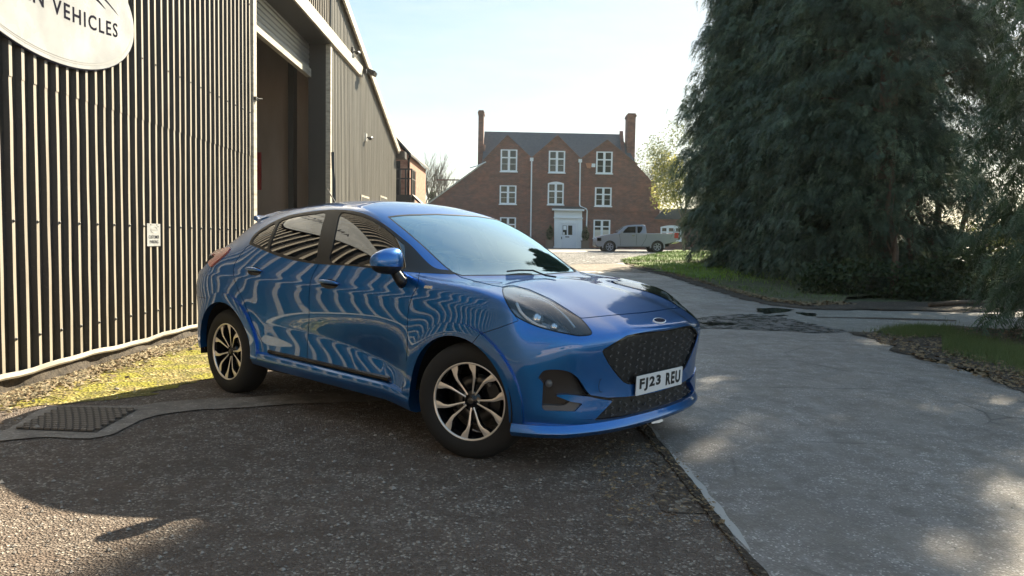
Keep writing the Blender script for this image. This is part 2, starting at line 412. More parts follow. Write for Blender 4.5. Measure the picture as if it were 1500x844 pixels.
# ---- outlines measured on the photograph, laid onto the body
def px(s, n=5, closed=True):
    return cr_spline(s, n, closed)
O_DLO = px([(365.4,357),(371.5,345),(386.7,333),(404.4,323.2),(422.2,316.2),(440,312.4),(457.8,309.8),(477.8,308),(495.6,307.4),(518.7,309.5),(536.4,314.6),(552.4,322.4),(570.2,334),(586,346.5),(603.5,361),(620,378.5),(632,389.5),(643,394.5),(660,396.5),(668,401.5),(640,400.8),(591.6,397.9),(538.2,392.2),(513.3,389.8),(466.7,386.9),(443.6,384),(422.2,379.6),(400.9,372.9),(379.6,364),(369,359.5)], 4)
O_QG = [(369.3,354.5),(377,343.5),(389,335.2),(403.5,327.6),(399,341),(392.5,356.5),(391,364.5),(379,359.6)]
O_RG = [(409.5,325.6),(424,319.6),(441,315.9),(460,313.5),(476.6,312.6),(472,332),(466.5,357),(462.3,382.6),(444,380),(423,375.4),(408,370.6),(395.5,366.6),(397,355.5),(402.5,341)]
O_FG = [(499.3,312.2),(517,313.6),(534,317.9),(550,325.8),(567,337),(583,350.5),(592.5,360.3),(593,380),(592.6,394.2),(560,391.6),(525,387.9),(484.6,384.4),(487.6,360),(492.5,335)]
O_WS = [(566.8,317.3),(582,315.2),(600,313.9),(640,313.2),(680,314.9),(712,319),(733,327.5),(760,343),(800,370),(852,402),(831,403.2),(760,403.6),(700,404.2),(676,404.4),(663.5,400),(652,391.5),(640,380.7),(618.7,360.5),(595.6,340.5)]
O_HOOD = [(664,399.5),(676,406.5),(700,413),(722,418.2),(736.4,420.6),(745,418.6),(753.3,418.6),(774.7,424),(806.7,438.2),(833.3,454.6),(851,466.4),(893.3,462.2),(932.4,458.7),(982.2,455.5),(1010,440),(1000,380),(850,360),(670,360)]
O_LAMP = px([(736.4,422.5),(743,420),(753.3,420),(774.7,425.4),(806.7,439.8),(833.3,456),(852,467.5),(864.4,482),(867,488),(863.6,491.2),(852,492.4),(842.2,491.8),(815.6,486.6),(788.9,479.5),(767.6,470.6),(753.3,461.3),(742.7,445.3),(736.8,431)], 4)
O_GRILLE = [(882.3,514.5),(884.5,511.5),(898.7,503),(918.2,491.4),(932,488.6),(946.7,486.6),(973.3,484.2),(1000,482.8),(1040,482),(1060,520),(1040,548),(1000,551),(964,558),(935,562.6),(928.9,563.6),(920,563),(913,560),(906,552.5),(897,541.5),(890,531),(884,520)]
O_INTAKE = [(838,571),(850,575.4),(863.1,578.6),(890,582.6),(915,581.5),(940,578.5),(1000,566),(1030,560),(1030,584),(1000,590.5),(964.4,600.6),(918.2,611.6),(890,615),(868,616.5),(871,614.4),(884,601),(897,587.4),(870,583)]
O_FOG = px([(788,554.5),(793,546.5),(800,542.2),(819.6,541.8),(834,545),(844,551.5),(851.6,560.5),(860,573.5),(868,580),(882,583.6),(897,587.4),(884,601),(871.5,614),(850,615),(830,614.6),(808.9,612.6),(795,609.5),(783,604),(777.5,596),(777.5,582),(782,566)], 4)
O_FDOOR = [(614.2,399.4),(612.6,411),(610,423),(603.5,434),(598.6,451),(596.6,469),(596.6,500),(596,521),(595,549),(592.5,570),(590,590),(450,560),(449.8,534),(450,505),(452.6,472),(452.8,430),(454.8,411),(460.6,397.5),(466.3,387.9),(470,380),(520,370),(600,380)]
O_RDOOR = [(466.3,387.9),(460.6,397.5),(454.8,411),(452.8,430),(452.6,472),(450,505),(449.8,534),(450,560),(386,560),(385,520),(383.5,500),(378,490),(370,474),(362.6,455),(356.4,440),(349,425),(343,409),(341.6,397),(344,386),(351,374.5),(361,362.5),(368,358),(400,350),(450,370)]
O_FENDER = [(614.2,399.4),(612.6,411),(610,423),(603.5,434),(598.6,451),(596.6,469),(596.6,500),(596,521),(595,549),(592.5,570),(590,600),(625,600),(680,520),(706.2,488.4),(732,480),(759.6,469.8),(753.3,461.3),(742.7,445.3),(736.8,431),(736.4,420.6),(722,418.2),(700,413),(676,406.5),(664,400),(640,397)]
def offset(V, T, o):
    V, T = compact(V, T); V = V.copy(); V[:, :3] += V[:, 3:6]*o; return V, T
def cut(V, T, s, gap=0.):
    if gap <= 0: return clip(V, T, s)
    V1, Tin, rest = clip(V, T, s+gap)
    # signed field is linear inside triangles: recompute by interpolation is not available, so the caller passes functions
    return V1, Tin, rest
def vpx(V): return car_px(V)
def cutp(V, T, poly, gap=0., cond=None):
    """cut by a photo-space outline; returns V, inside, outside (a strip of width 2*gap px is dropped)"""
    def f(V):
        s = sdf(vpx(V), poly)
        if cond is not None: s = np.where(cond(V), s, np.maximum(s, 5.))
        return s
    V1, a, b = clip(V, T, f(V)+gap)
    if gap > 0: V1, _, b = clip(V1, b, f(V1)-gap)
    return V1, a, b
def cutf(V, T, fn, gap=0.):
    V1, a, b = clip(V, T, fn(V)+gap)
    if gap > 0: V1, _, b = clip(V1, b, fn(V1)-gap)
    return V1, a, b
V, T = SV, ST
# dark inner shell behind every gap and opening
ARF = (-.014, .327, .379); ARR = (-2.572, .336, .394)
def arch(c, r): return lambda V: np.where(np.abs(V[:, 1]) > .45, np.hypot(V[:, 0]-c[0], (V[:, 2]-c[1])*np.where(V[:, 2] < c[1], .55, 1.))-r, 1.)
V, _, T = cutf(V, T, arch(ARF, ARF[2])); V, _, T = cutf(V, T, arch(ARR, ARR[2]))
V, _, T = cutf(V, T, lambda V: V[:, 2]-np.interp(V[:, 0], [-3.3, -2.95, -2.2, .3, .5, .8], [.30, .33, .33, .30, .225, .225]))
# windscreen, side glass
isws = lambda V: (V[:, 3] > .25) & (V[:, 0] < -.12) & (V[:, 0] > -1.4)
V, WS, T = cutp(V, T, O_WS, cond=isws)
V, WSg, WSt = cutp(V, WS, O_WS)
fws = lambda V: sdf(vpx(V), O_WS)+np.where(V[:, 2] > 1.41, 1.2, 1.6)
V, WSg, WSt = cutf(V, WS, fws)
panel('windscreen', V, WSg, M_WIND, car, off=-.002, rim=0)
panel('windscreen_seal', V, WSt, M_BLACKM, car, off=.0, rim=.02)
isd = lambda V: (V[:, 1] < -.45) & (V[:, 2] > .93)
V, DL, T = cutp(V, T, O_DLO, cond=isd)
trim = DL; gl = []
for O in (O_QG, O_RG, O_FG):
    V, a, trim = cutp(V, trim, px(O, 3)); gl.append(a)
for nm, a in zip(('quarter_window', 'rear_door_window', 'front_door_window'), gl):
    for sgn in (1, -1): panel(nm, V, a, M_SIDEG, car, off=-.004, rim=0, mirror_only=sgn)
for sgn in (1, -1): panel('window_surround', V, trim, M_BLACKM, car, off=.0015, rim=.02, mirror_only=sgn)
# rear screen
rs = np.array([(-2.70, -.9), (-2.70, 0.9), (-2.97, .9), (-2.97, -.9)])
def frs(V):
    hw = np.interp(V[:, 0], [-3.0, -2.68], [.56, .50]); s = np.maximum.reduce([-.0-(V[:, 0]*-1-2.71)*-1*-1, V[:, 0]*-1-2.97, np.abs(V[:, 1])-hw]); return np.where(V[:, 2] > 1.1, s, .1)
V, RS, T = cutf(V, T, frs)
panel('rear_window', V, RS, M_SIDEG, car, off=-.003, rim=0)
# bonnet, lamps, grille
V, HD, T = cutp(V, T, O_HOOD, gap=.55, cond=lambda V: (V[:, 5] > .5) & (V[:, 0] > -.45) & (V[:, 2] < 1.08))
def hood_sculpt(Vh):
    return Vh
panel('bonnet', V, HD, M_PAINT, car, rim=.015)
V, LP, T = cutp(V, T, O_LAMP, gap=.35, cond=lambda V: V[:, 0] > -.3)
V, GR, T = cutp(V, T, O_GRILLE, gap=.0, cond=lambda V: (V[:, 3] > .5) & (V[:, 0] > .45))
V, IN, T = cutp(V, T, O_INTAKE, gap=.0, cond=lambda V: (V[:, 3] > .3) & (V[:, 0] > .4))
V, FG, T = cutp(V, T, O_FOG, gap=.0, cond=lambda V: (V[:, 0] > .4))
# tail lamp : wraps the rear corner
def ftl(V):
    x, y, z = V[:, 0], -V[:, 1], V[:, 2]
    top = z-np.interp(x, [-3.3, -2.95, -2.83], [1.075, 1.08, 1.085]); bot = np.interp(x, [-3.3, -3.05, -2.83], [.93, .955, 1.06])-z
    return np.maximum.reduce([top, bot, x+2.83, .42-y, -.0*x-.0])
V, TL, T = cutf(V, T, ftl, gap=.002)
for sgn in (1, -1):
    o = panel('tail_lamp', V, TL, principled('tail_lamp_lens', (.55, .20, .17), .10, coat=1.) if sgn == 1 else bpy.data.materials['tail_lamp_lens'], car, off=.006, rim=.02, mirror_only=sgn)
O_TAIL = px([(311,372.5),(318,367.5),(328,364.5),(338,363),(334,370),(324,379),(315,387),(309.5,392),(306,386),(307,378)], 4)
V, TL2, T = cutp(V, T, O_TAIL, gap=.25, cond=lambda V: (V[:, 0] < -2.6) & (V[:, 1] < -.55))
for sgn in (1, -1): panel('tail_lamp', V, TL2, bpy.data.materials['tail_lamp_lens'], car, off=.010, rim=.02, mirror_only=sgn)
# doors, wings
side = lambda V: (V[:, 1] < -.55)
V, FD, T = cutp(V, T, O_FDOOR, gap=.42, cond=side)
V, RD, T = cutp(V, T, O_RDOOR, gap=.38, cond=side)
V, FE, T = cutp(V, T, O_FENDER, gap=.42, cond=lambda V: (V[:, 1] < -.45) & (V[:, 0] > -.62))
# wheel-arch flares: raised lip round each opening
def flare(V, T, c, nm):
    fl = arch(c, c[2]+.072)
    V, a, T = cutf(V, T, fl)
    return V, a, T
fl_parts = []
res = {}
V, a1, FE = flare(V, FE, ARF, 'f'); V, a2, FD = flare(V, FD, ARF, 'f'); V, a3, T = flare(V, T, ARF, 'f')
V, b1, RD = flare(V, RD, ARR, 'r'); V, b2, T = flare(V, T, ARR, 'r')
for a, nm in ((np.vstack([a1, a2, a3]), 'arch_flare'), (np.vstack([b1, b2]), 'arch_flare')):
    for sgn in (1, -1): panel(nm, V, a, M_PAINT, car, off=.016, rim=.05, mirror_only=sgn)
for sgn in (1, -1):
    panel('front_door', V, FD, M_PAINT, car, rim=.012, mirror_only=sgn)
    panel('rear_door', V, RD, M_PAINT, car, rim=.012, mirror_only=sgn)
    panel('front_wing', V, FE, M_PAINT, car, rim=.012, mirror_only=sgn)
# the nose is its own panel below the bonnet line
V, BP, T = cutf(V, T, lambda V: -(V[:, 0]-.02), gap=0.)
V, RB, T = cutf(V, T, lambda V: np.maximum(V[:, 0]+2.75, V[:, 2]-.74), gap=.002)
panel('front_bumper', V, BP, M_PAINT, car, rim=.02)
panel('rear_bumper', V, RB, M_PAINT, car, rim=.02)
panel('body', V, T, M_PAINT, car, rim=.012)
# lamps, grille, fog pockets (each side its own part)
M_LAMPIN = principled('lamp_reflector', (.13, .14, .16), .18, .85)
M_DRL = principled('light_guide', (.92, .94, .95), .3)
def sub(o, parent): o.parent = parent; return o
V, LPi, LPb = cutp(V, LP, O_LAMP, cond=lambda V: V[:, 0] > -.3)
V, LPin, LPbd = cutf(V, np.vstack([LPi, LPb]), lambda V: sdf(vpx(V), O_LAMP)+1.7)
lamps = {}
for sgn in (1, -1):
    h = panel('headlight', V, LPin, M_LENS, car, off=.001, rim=0, mirror_only=sgn)[0]; lamps[sgn] = h
    panel('lamp_surround', V, LPbd, M_BLACKG, h, off=.001, rim=.05, mirror_only=sgn)
    panel('reflector', V, np.vstack([LPin, LPbd]), M_LAMPIN, h, off=-.045, rim=0, mirror_only=sgn)
def inner_edge(V): return sdf(vpx(V), O_GRILLE)
V, GRi, GRb = cutf(V, GR, lambda V: sdf(vpx(V), O_GRILLE)+2.6)
panel('grille', V, GRi, M_BLACKM, car, off=-.022, rim=0)
panel('grille_surround', V, GRb, M_BLACKG, car, off=-.002, rim=.03)
panel('lower_intake', V, IN, M_BLACKM, car, off=-.03, rim=0)
O_WING = [(788.5,553),(795.5,561),(793.8,598),(798,601.6),(842.7,602.7),(853.3,591),(836,588.6),(811.6,578.7),(830,577.8),(862,581),(897,587.4),(884,601),(871,614.2),(840,615.2),(808.9,613),(794,610),(782,604.5),(776.5,597),(776.5,580),(781,565)]
O_GREY = [(794,594),(820,595),(829,594),(835.6,588.6),(853.3,591),(842.7,602.7),(798,601.6),(794,598)]
V, WG, FGr = cutp(V, FG, O_WING); V, GY, FGr = cutp(V, FGr, O_GREY)
M_GREY = principled('satin_grey', (.10, .105, .11), .4)
for sgn in (1, -1):
    panel('fog_lamp_pocket', V, np.vstack([FGr]), M_BLACKM, car, off=-.04, rim=0, mirror_only=sgn)
    panel('bumper_winglet', V, WG, M_PAINT, car, off=.004, rim=.05, mirror_only=sgn)
    panel('pocket_insert', V, GY, M_GREY, car, off=-.012, rim=.03, mirror_only=sgn)
# backing shell
BV, BT = SV, ST
BV, _, BT = cutf(BV, BT, arch(ARF, ARF[2]+.004)); BV, _, BT = cutf(BV, BT, arch(ARR, ARR[2]+.004))
BV, _, BT = cutf(BV, BT, lambda V: V[:, 2]-.31)
for O, cnd in ((O_WS, isws), (O_DLO, isd)): BV, _, BT = cutp(BV, BT, np.asarray(O), cond=cnd)
BV, _, BT = cutf(BV, BT, lambda V: frs(V))
BV, _, BT = cutp(BV, BT, np.asarray(O_LAMP), cond=lambda V: V[:, 0] > -.3)
BV, _, BT = cutp(BV, BT, np.asarray(O_FOG), cond=lambda V: V[:, 0] > .4)
BV, _, BT = cutp(BV, BT, np.asarray(O_INTAKE), cond=lambda V: (V[:, 3] > .3) & (V[:, 0] > .4))
BV, _, BT = cutp(BV, BT, np.asarray(O_GRILLE), cond=lambda V: (V[:, 3] > .5) & (V[:, 0] > .45))
panel('inner_shell', BV, BT, M_GAP, car, off=-.014, rim=0)
# ---- point on the body under a photo pixel
_tri = None
def on_body(x, y, off=0.):
    global _tri
    if _tri is None:
        q = car_px(SV); _tri = (q, q[ST], SV[ST])
        c, s = math.cos(CYAW), math.sin(CYAW)
    q, Q, P = _tri
    bb = (Q[:, :, 0].min(1) <= x) & (Q[:, :, 0].max(1) >= x) & (Q[:, :, 1].min(1) <= y) & (Q[:, :, 1].max(1) >= y)
    best = None; c_, s_ = math.cos(CYAW), math.sin(CYAW)
    camc = np.array([(-CX)*c_+(-CY)*s_, CX*s_-CY*c_, CAMH])
    for i in np.where(bb)[0]:
        a, b, c = Q[i]; M = np.array([b-a, c-a]).T
        if abs(np.linalg.det(M)) < 1e-9: continue
        u, v = np.linalg.solve(M, np.array([x, y])-a)
        if u < -1e-3 or v < -1e-3 or u+v > 1.001: continue
        p = P[i][0]*(1-u-v)+P[i][1]*u+P[i][2]*v; d = np.linalg.norm(p[:3]-camc)
        if (p[3:]*(camc-p[:3])).sum() > 0 and (best is None or d < best[0]): best = (d, p)
    if best is None:
        i = np.argmin(((q-[x, y])**2).sum(1)+1e4*((SV[:, 3:]*(camc-SV[:, :3])).sum(1) < 0)); p = SV[i]
    else: p = best[1]
    n = p[3:]/np.linalg.norm(p[3:]); return Vector(p[:3]+n*off), Vector(n)
def mir(v): return Vector((v[0], -v[1], v[2]))
def px_tube(name, pts, r, m, parent_by_side, off, n=6, sides=(1, -1), seg=4):
    P = [on_body(x, y, off)[0] for x, y in cr_spline(pts, seg)]
    for s in sides: MB().tube([p if s == 1 else mir(p) for p in P], r, n).build(name, m, parent_by_side[s] if isinstance(parent_by_side, dict) else parent_by_side, smooth=True)
# daytime strips and projector
px_tube('light_strip', [(757.8,440.9),(762,454),(771,464.9),(785,473.8),(800.4,479.5)], .0085, M_DRL, lamps, -.014)
px_tube('upper_light_strip', [(763,431),(780,432.9),(799.6,439),(815.6,448.9),(829.8,461.3),(843,477.3)], .0048, M_DRL, lamps, -.012)
for s in (1, -1):
    for (x, y, r) in ((789, 466, .030), (817, 472, .022)):
        c, n = on_body(x, y, -.045); c = c if s == 1 else mir(c); n = n if s == 1 else mir(n)
        f = Vector((1, 0, 0)); u = Vector((0, 0, 1)); v = Vector((0, 1, 0))
        prof = [(r*math.cos(t), r*math.sin(t)*.8) for t in np.linspace(0, math.pi/2, 7)]
        MB().lathe([(r*1.15, -.02), (r*1.15, .0)]+prof, 16, lambda a, b, h: c+v*a+u*b+f*h).build('projector_lens', principled('projector', (.6, .65, .7), .05, .8), lamps[s], smooth=True)
# nose surface lookup
_nz = SV[(SV[:, 3] > .35) & (SV[:, 0] > .4)]
def nose_x(y, z):
    d = (_nz[:, 1]+abs(y))**2+(_nz[:, 2]-z)**2; i = np.argsort(d)[:12]; wt = np.exp(-d[i]/2e-4)+1e-9; return float((_nz[i, 0]*wt).sum()/wt.sum())
grm = MB()
def in_gr(y, z, poly=O_GRILLE, m=4):
    x = nose_x(y, z); return sdf(car_px(np.array([[x, -abs(y), z]])), poly)[0] < -m
for r_ in range(-1, 12):
    for c_ in range(-10, 11):
        y = c_*.058; z = .425+r_*.040+(.020 if c_ % 2 else 0)
        if not in_gr(y, z): continue
        x = nose_x(y, z)-.014; s = 1 if c_ % 2 else -1
        P = [Vector((x, y-.019*s, z+.007)), Vector((x+.002, y+.004*s, z)), Vector((x, y-.010*s, z-.010))]
        grm.bar(P[0], P[1], .0035, .0028, up=(1, 0, 0)); grm.bar(P[1], P[2], .0035, .0028, up=(1, 0, 0))
grm.build('grille_mesh', principled('grille_facets', (.09, .09, .095), .25), car)
grm = MB()
for r_ in range(0, 6):
    for c_ in range(-14, 15):
        y = c_*.058; z = .235+r_*.040+(.020 if c_ % 2 else 0)
        if not in_gr(y, z, O_INTAKE, 3) : continue
        x = nose_x(y, z)-.022; s = 1 if c_ % 2 else -1
        grm.bar((x, y-.013*s, z+.008), (x+.004, y+.006*s, z), .005, .003, up=(1, 0, 0)); grm.bar((x+.004, y+.006*s, z), (x, y-.013*s, z-.008), .005, .003, up=(1, 0, 0))
grm.build('intake_mesh', bpy.data.materials['grille_facets'], car)
# text helper
def text_geo(txt, size=1., bold=0., sx=1., spacing=1., align='CENTER'):
    cu = bpy.data.curves.new('t', 'FONT'); cu.body = txt; cu.size = size; cu.offset = bold; cu.align_x = align; cu.space_character = spacing; cu.resolution_u = 3
    o = bpy.data.objects.new('t', cu); COL.objects.link(o); dg = bpy.context.evaluated_depsgraph_get(); dg.update()
    me = o.evaluated_get(dg).to_mesh(); V = [(v.co.x*sx, v.co.y) for v in me.vertices]; F = [tuple(p.vertices) for p in me.polygons]
    o.evaluated_get(dg).to_mesh_clear(); bpy.data.objects.remove(o); bpy.data.curves.remove(cu); return V, F
def text_obj(name, txt, fn, width, height, m, parent, bold=.0, spacing=1.):
    """fn(u,v)->3D with u,v in metres from the text centre; fitted to width x height"""
    V, F = text_geo(txt, 1., bold, spacing=spacing); A = np.array(V); lo = A.min(0); hi = A.max(0)
    A = (A-(lo+hi)/2)/(hi-lo)*[width, height]
    return mesh_obj(name, [fn(u, v) for u, v in A], F, m, parent)
# number plate
M_PLATE = principled('plate_white', (.72, .73, .74), .25); M_INK = principled('plate_ink', (.008, .008, .008), .4)
PX = .770; PZ = .441; tilt = R(-2)
pf = lambda u, v, d=0: Vector((PX+d-math.sin(tilt)*v, u, PZ+v*math.cos(tilt)))
pm = MB()
pts = []
for cx_, cy_, a0 in ((.254, .0495, 0), (-.254, .0495, 90), (-.254, -.0495, 180), (.254, -.0495, 270)):
    for k in range(4): t = R(a0+k*30); pts.append((cx_+.006*math.cos(t), cy_+.006*math.sin(t)))
pm.prism(pts, lambda u, v, d: pf(u, v, d), 0, .004)
plate = pm.build('number_plate', M_PLATE, car)
text_obj('plate_letters', 'FJ23', lambda u, v: pf(u-.112, v, .0052), .232, .076, M_INK, plate, bold=.045, spacing=1.2)
text_obj('plate_letters', 'REU', lambda u, v: pf(u+.148, v, .0052), .172, .076, M_INK, plate, bold=.045, spacing=1.2)
MB().box(PX-.03, PX-.001, -.24, .24, PZ-.052, PZ+.05).build('plate_holder', M_BLACKM, car)
# badge on the nose
bx, bn = on_body(957.9, 471.6, .003); bx = Vector((bx.x, 0, bx.z)); bn = Vector((bn.x, 0, bn.z)).normalized(); bu = Vector((0, 1, 0)); bv = bn.cross(bu)*-1
if bv.z < 0: bv = -bv
el = [(math.cos(t), math.sin(t)) for t in np.linspace(0, 2*math.pi, 28, endpoint=False)]
bf = lambda u, v, d: bx+bu*u+bv*v+bn*d
badge = MB().prism([(a*.062, b*.026) for a, b in el], bf, -.012, .004).build('nose_badge', M_DRL, car)
MB().prism([(a*.056, b*.021) for a, b in el], bf, .003, .0052).build('badge_field', principled('badge_blue', (.01, .02, .07), .2), badge)
text_obj('badge_script', 'Ford', lambda u, v: bf(u, v, .0062), .062, .022, M_CHROME, badge)
# ---- lip, skirts, trims
def sweep(path, prof, name, m, parent, closed=True, auto=35):
    """path: list of (pos, outward); prof: (out, z)"""
    n = len(prof); V = []; F = []
    for p, o_ in path:
        for a, z in prof: V.append((p[0]+o_[0]*a, p[1]+o_[1]*a, p[2]+z))
    for i in range(len(path)-1):
        for k in range(n if closed else n-1): F.append((i*n+k, i*n+(k+1) % n, (i+1)*n+(k+1) % n, (i+1)*n+k))
    F.append(tuple(range(n))); F.append(tuple(range((len(path)-1)*n, len(path)*n))[::-1])
    return mesh_obj(name, V, F, m, parent, smooth=True, autosmooth=auto)
pl = cr_spline([(.385,.872),(.45,.845),(.53,.80),(.622,.715),(.680,.60),(.722,.47),(.748,.32),(.760,.16),(.763,0)], 4)
pl = np.vstack([pl, [(x, -y) for x, y in pl[::-1][1:]]])
path = []
for i, p in enumerate(pl):
    d = pl[min(i+1, len(pl)-1)]-pl[max(i-1, 0)]; d /= np.hypot(*d); o_ = np.array([-d[1], d[0]]); o_ = o_ if o_@p > 0 or abs(p[1]) > .8 else -o_
    if o_[0]*p[0]+o_[1]*p[1] < 0: o_ = -o_
    path.append(((p[0], p[1], 0), o_))
sweep(path, [(-.03,.272),(.002,.268),(.010,.253),(.018,.240),(.020,.228),(.014,.216),(-.002,.202),(-.06,.196),(-.06,.25)], 'front_lip', M_PAINT, car)
sweep(path[6:-6], [(-.03,.236),(.002,.236),(.004,.225),(-.03,.225)], 'lip_shadow_strip', M_BLACKM, car)
for s in (1, -1):
    xs = np.linspace(-2.185, -.405, 24); path = []
    for x in xs:
        zt = np.interp(x, [-2.19, -1.9, -.62, -.405], [.012, .0, -.03, -.065]); path.append(((x, -s*.0, zt), (0, -s)))
    w_ = lambda x: 0
    sweep(path, [(.80,.392),(.868,.392),(.880,.385),(.900,.368),(.905,.345),(.902,.312),(.885,.276),(.84,.262),(.78,.262)], 'side_skirt', M_PAINT, car)
    path2 = [((x, 0, np.interp(x, [-2.0, -.62], [0, -.03])), (0, -s)) for x in np.linspace(-1.98, -.62, 12)]
    sweep(path2, [(.84,.392),(.886,.3925),(.889,.400),(.884,.412),(.84,.425)], 'skirt_insert', M_BLACKG, car)
# underbody and liners
ub = MB().box(-3.15, .55, -.62, .62, .20, .34).box(-2.15, -.45, -.80, .80, .24, .34).build('underbody', M_GAP, car)
for (cx_, cz_, r) in ((ARF[0], ARF[1], .405), (ARR[0], ARR[1], .415)):
    for s in (1, -1):
        V_ = []; F_ = []; n = 28
        for k in range(n+1):
            t = R(-8)+R(196)*k/n
            V_ += [(cx_+r*math.cos(t), -s*.885, cz_+r*math.sin(t)), (cx_+r*math.cos(t), -s*.52, cz_+r*math.sin(t))]
        for k in range(n): F_.append((2*k, 2*k+1, 2*k+3, 2*k+2))
        F_.append(tuple(2*k+1 for k in range(n+1)))
        mesh_obj('wheel_liner', V_, F_, M_GAP, car)
# spoiler
rf = SV[(SV[:, 0] > -2.62) & (SV[:, 0] < -2.2) & (SV[:, 5] > .3) & (SV[:, 2] > 1.3)]
def roof_z(x, y):
    d = (rf[:, 1]+abs(y))**2+(rf[:, 0]-x)**2; i = np.argsort(d)[:4]; wt = 1/(d[i]+1e-7); return float((rf[i, 2]*wt).sum()/wt.sum())
V_ = []; F_ = []; ys = np.linspace(-.60, .60, 25)
for y in ys:
    t = abs(y)/.60; xt = -2.79+.14*t**2.2; za = roof_z(-2.36, y); zb = roof_z(-2.5, y)
    prof = [(-2.36, za-.002), (-2.46, roof_z(-2.46, y)+.008), (-2.58, max(zb+.004, 1.30)-.005*t), (xt+.03, 1.432-.022*t*t), (xt, 1.424-.022*t*t), (xt, 1.402-.026*t*t), (xt+.06, 1.388-.03*t*t), (-2.62, 1.36-.05*t), (-2.5, 1.40-.06*t)]
    V_ += [(a, y, b) for a, b in prof]
m_ = 9
for i in range(len(ys)-1):
    for k in range(m_-1): F_.append((i*m_+k, i*m_+k+1, (i+1)*m_+k+1, (i+1)*m_+k))
F_ += [tuple(range(m_))[::-1], tuple(range((len(ys)-1)*m_, len(ys)*m_))]
mesh_obj('roof_spoiler', V_, F_, M_PAINT, car, smooth=True, autosmooth=50)
# aerial and roof seam
MB().tube([(-2.34,0,1.49),(-2.36,0,1.515),(-2.50,0,1.66)], [.018,.006,.0035], 8).build('aerial', M_BLACKM, car, smooth=True)
# wipers
def bpray(x, y, axis, val):
    a = (x-750)/FPX; b = -(y-422)/FPX; X = a*_cr+b*_sr; Y = -a*_sr+b*_cr; cp, sp = math.cos(PITCH), math.sin(PITCH)
    d = np.array([X, cp+Y*sp, -sp+Y*cp]); c, s = math.cos(CYAW), math.sin(CYAW)
    dc = np.array([d[0]*c+d[1]*s, -d[0]*s+d[1]*c, d[2]]); oc = np.array([-CX*c-CY*s, CX*s-CY*c, CAMH]); t = (val-oc[axis])/dc[axis]; return Vector(oc+dc*t)
wp = [on_body(x, y, .012)[0] for x, y in ((742,400),(760,398.2),(780,396.8),(800,396.8),(815,397.6))]
MB().tube(wp, .006, 6).build('wiper', M_BLACKM, car)
cowl = [(-.262+.0*abs(y)-.10*(abs(y)/.66)**2+.055, y) for y in np.linspace(-.70, .70, 15)]
# handles
for (x, y, L) in ((372.6, 397.3, .10), (482.2, 416.2, .105)):
    c, n = on_body(x, y, 0)
    for s in (1, -1):
        cc = c if s == 1 else mir(c); nn = n if s == 1 else mir(n); ax = Vector((1, 0, -.02)); ax = (ax-nn*ax.dot(nn)).normalized(); up = nn.cross(ax)
        up = up if up.z > 0 else -up
        V_ = []; F_ = []
        el2 = [(math.cos(t), math.sin(t)) for t in np.linspace(0, 2*math.pi, 24, endpoint=False)]
        MB().prism([(a*L*.93, b*.033) for a, b in el2], lambda u, v, d: cc+ax*u+up*v+nn*d, -.004, .0015).build('handle_recess', M_BLACKG, car)
        P = [cc+ax*(-L)+nn*.004+up*.008, cc+ax*(-L*.8)+nn*.022+up*.008, cc+ax*(-L*.3)+nn*.030+up*.008, cc+ax*(L*.3)+nn*.030+up*.008, cc+ax*(L*.8)+nn*.022+up*.007, cc+ax*(L*1.0)+nn*.004+up*.006]
        P = [Vector(p) for p in cr_spline([tuple(p) for p in P], 4)]
        MB().tube(P, [.006+.008*math.sin(math.pi*min(1, max(0, i/(len(P)-1)))) for i in range(len(P))], 10).build('door_handle', M_PAINT, car, smooth=True)
# small silver badge on the wing
c, n = on_body(628, 421, .002)
for s in (1, -1):
    cc = c if s == 1 else mir(c); nn = n if s == 1 else mir(n); ax = Vector((1, 0, 0)); ax = (ax-nn*ax.dot(nn)).normalized(); up = nn.cross(ax); up = up if up.z > 0 else -up
    bd = MB().prism([(-.035,-.009),(.030,-.009),(.035,.009),(-.030,.009)], lambda u, v, d: cc+ax*u+up*v+nn*d, -.004, .003).build('wing_badge', M_CHROME, car)
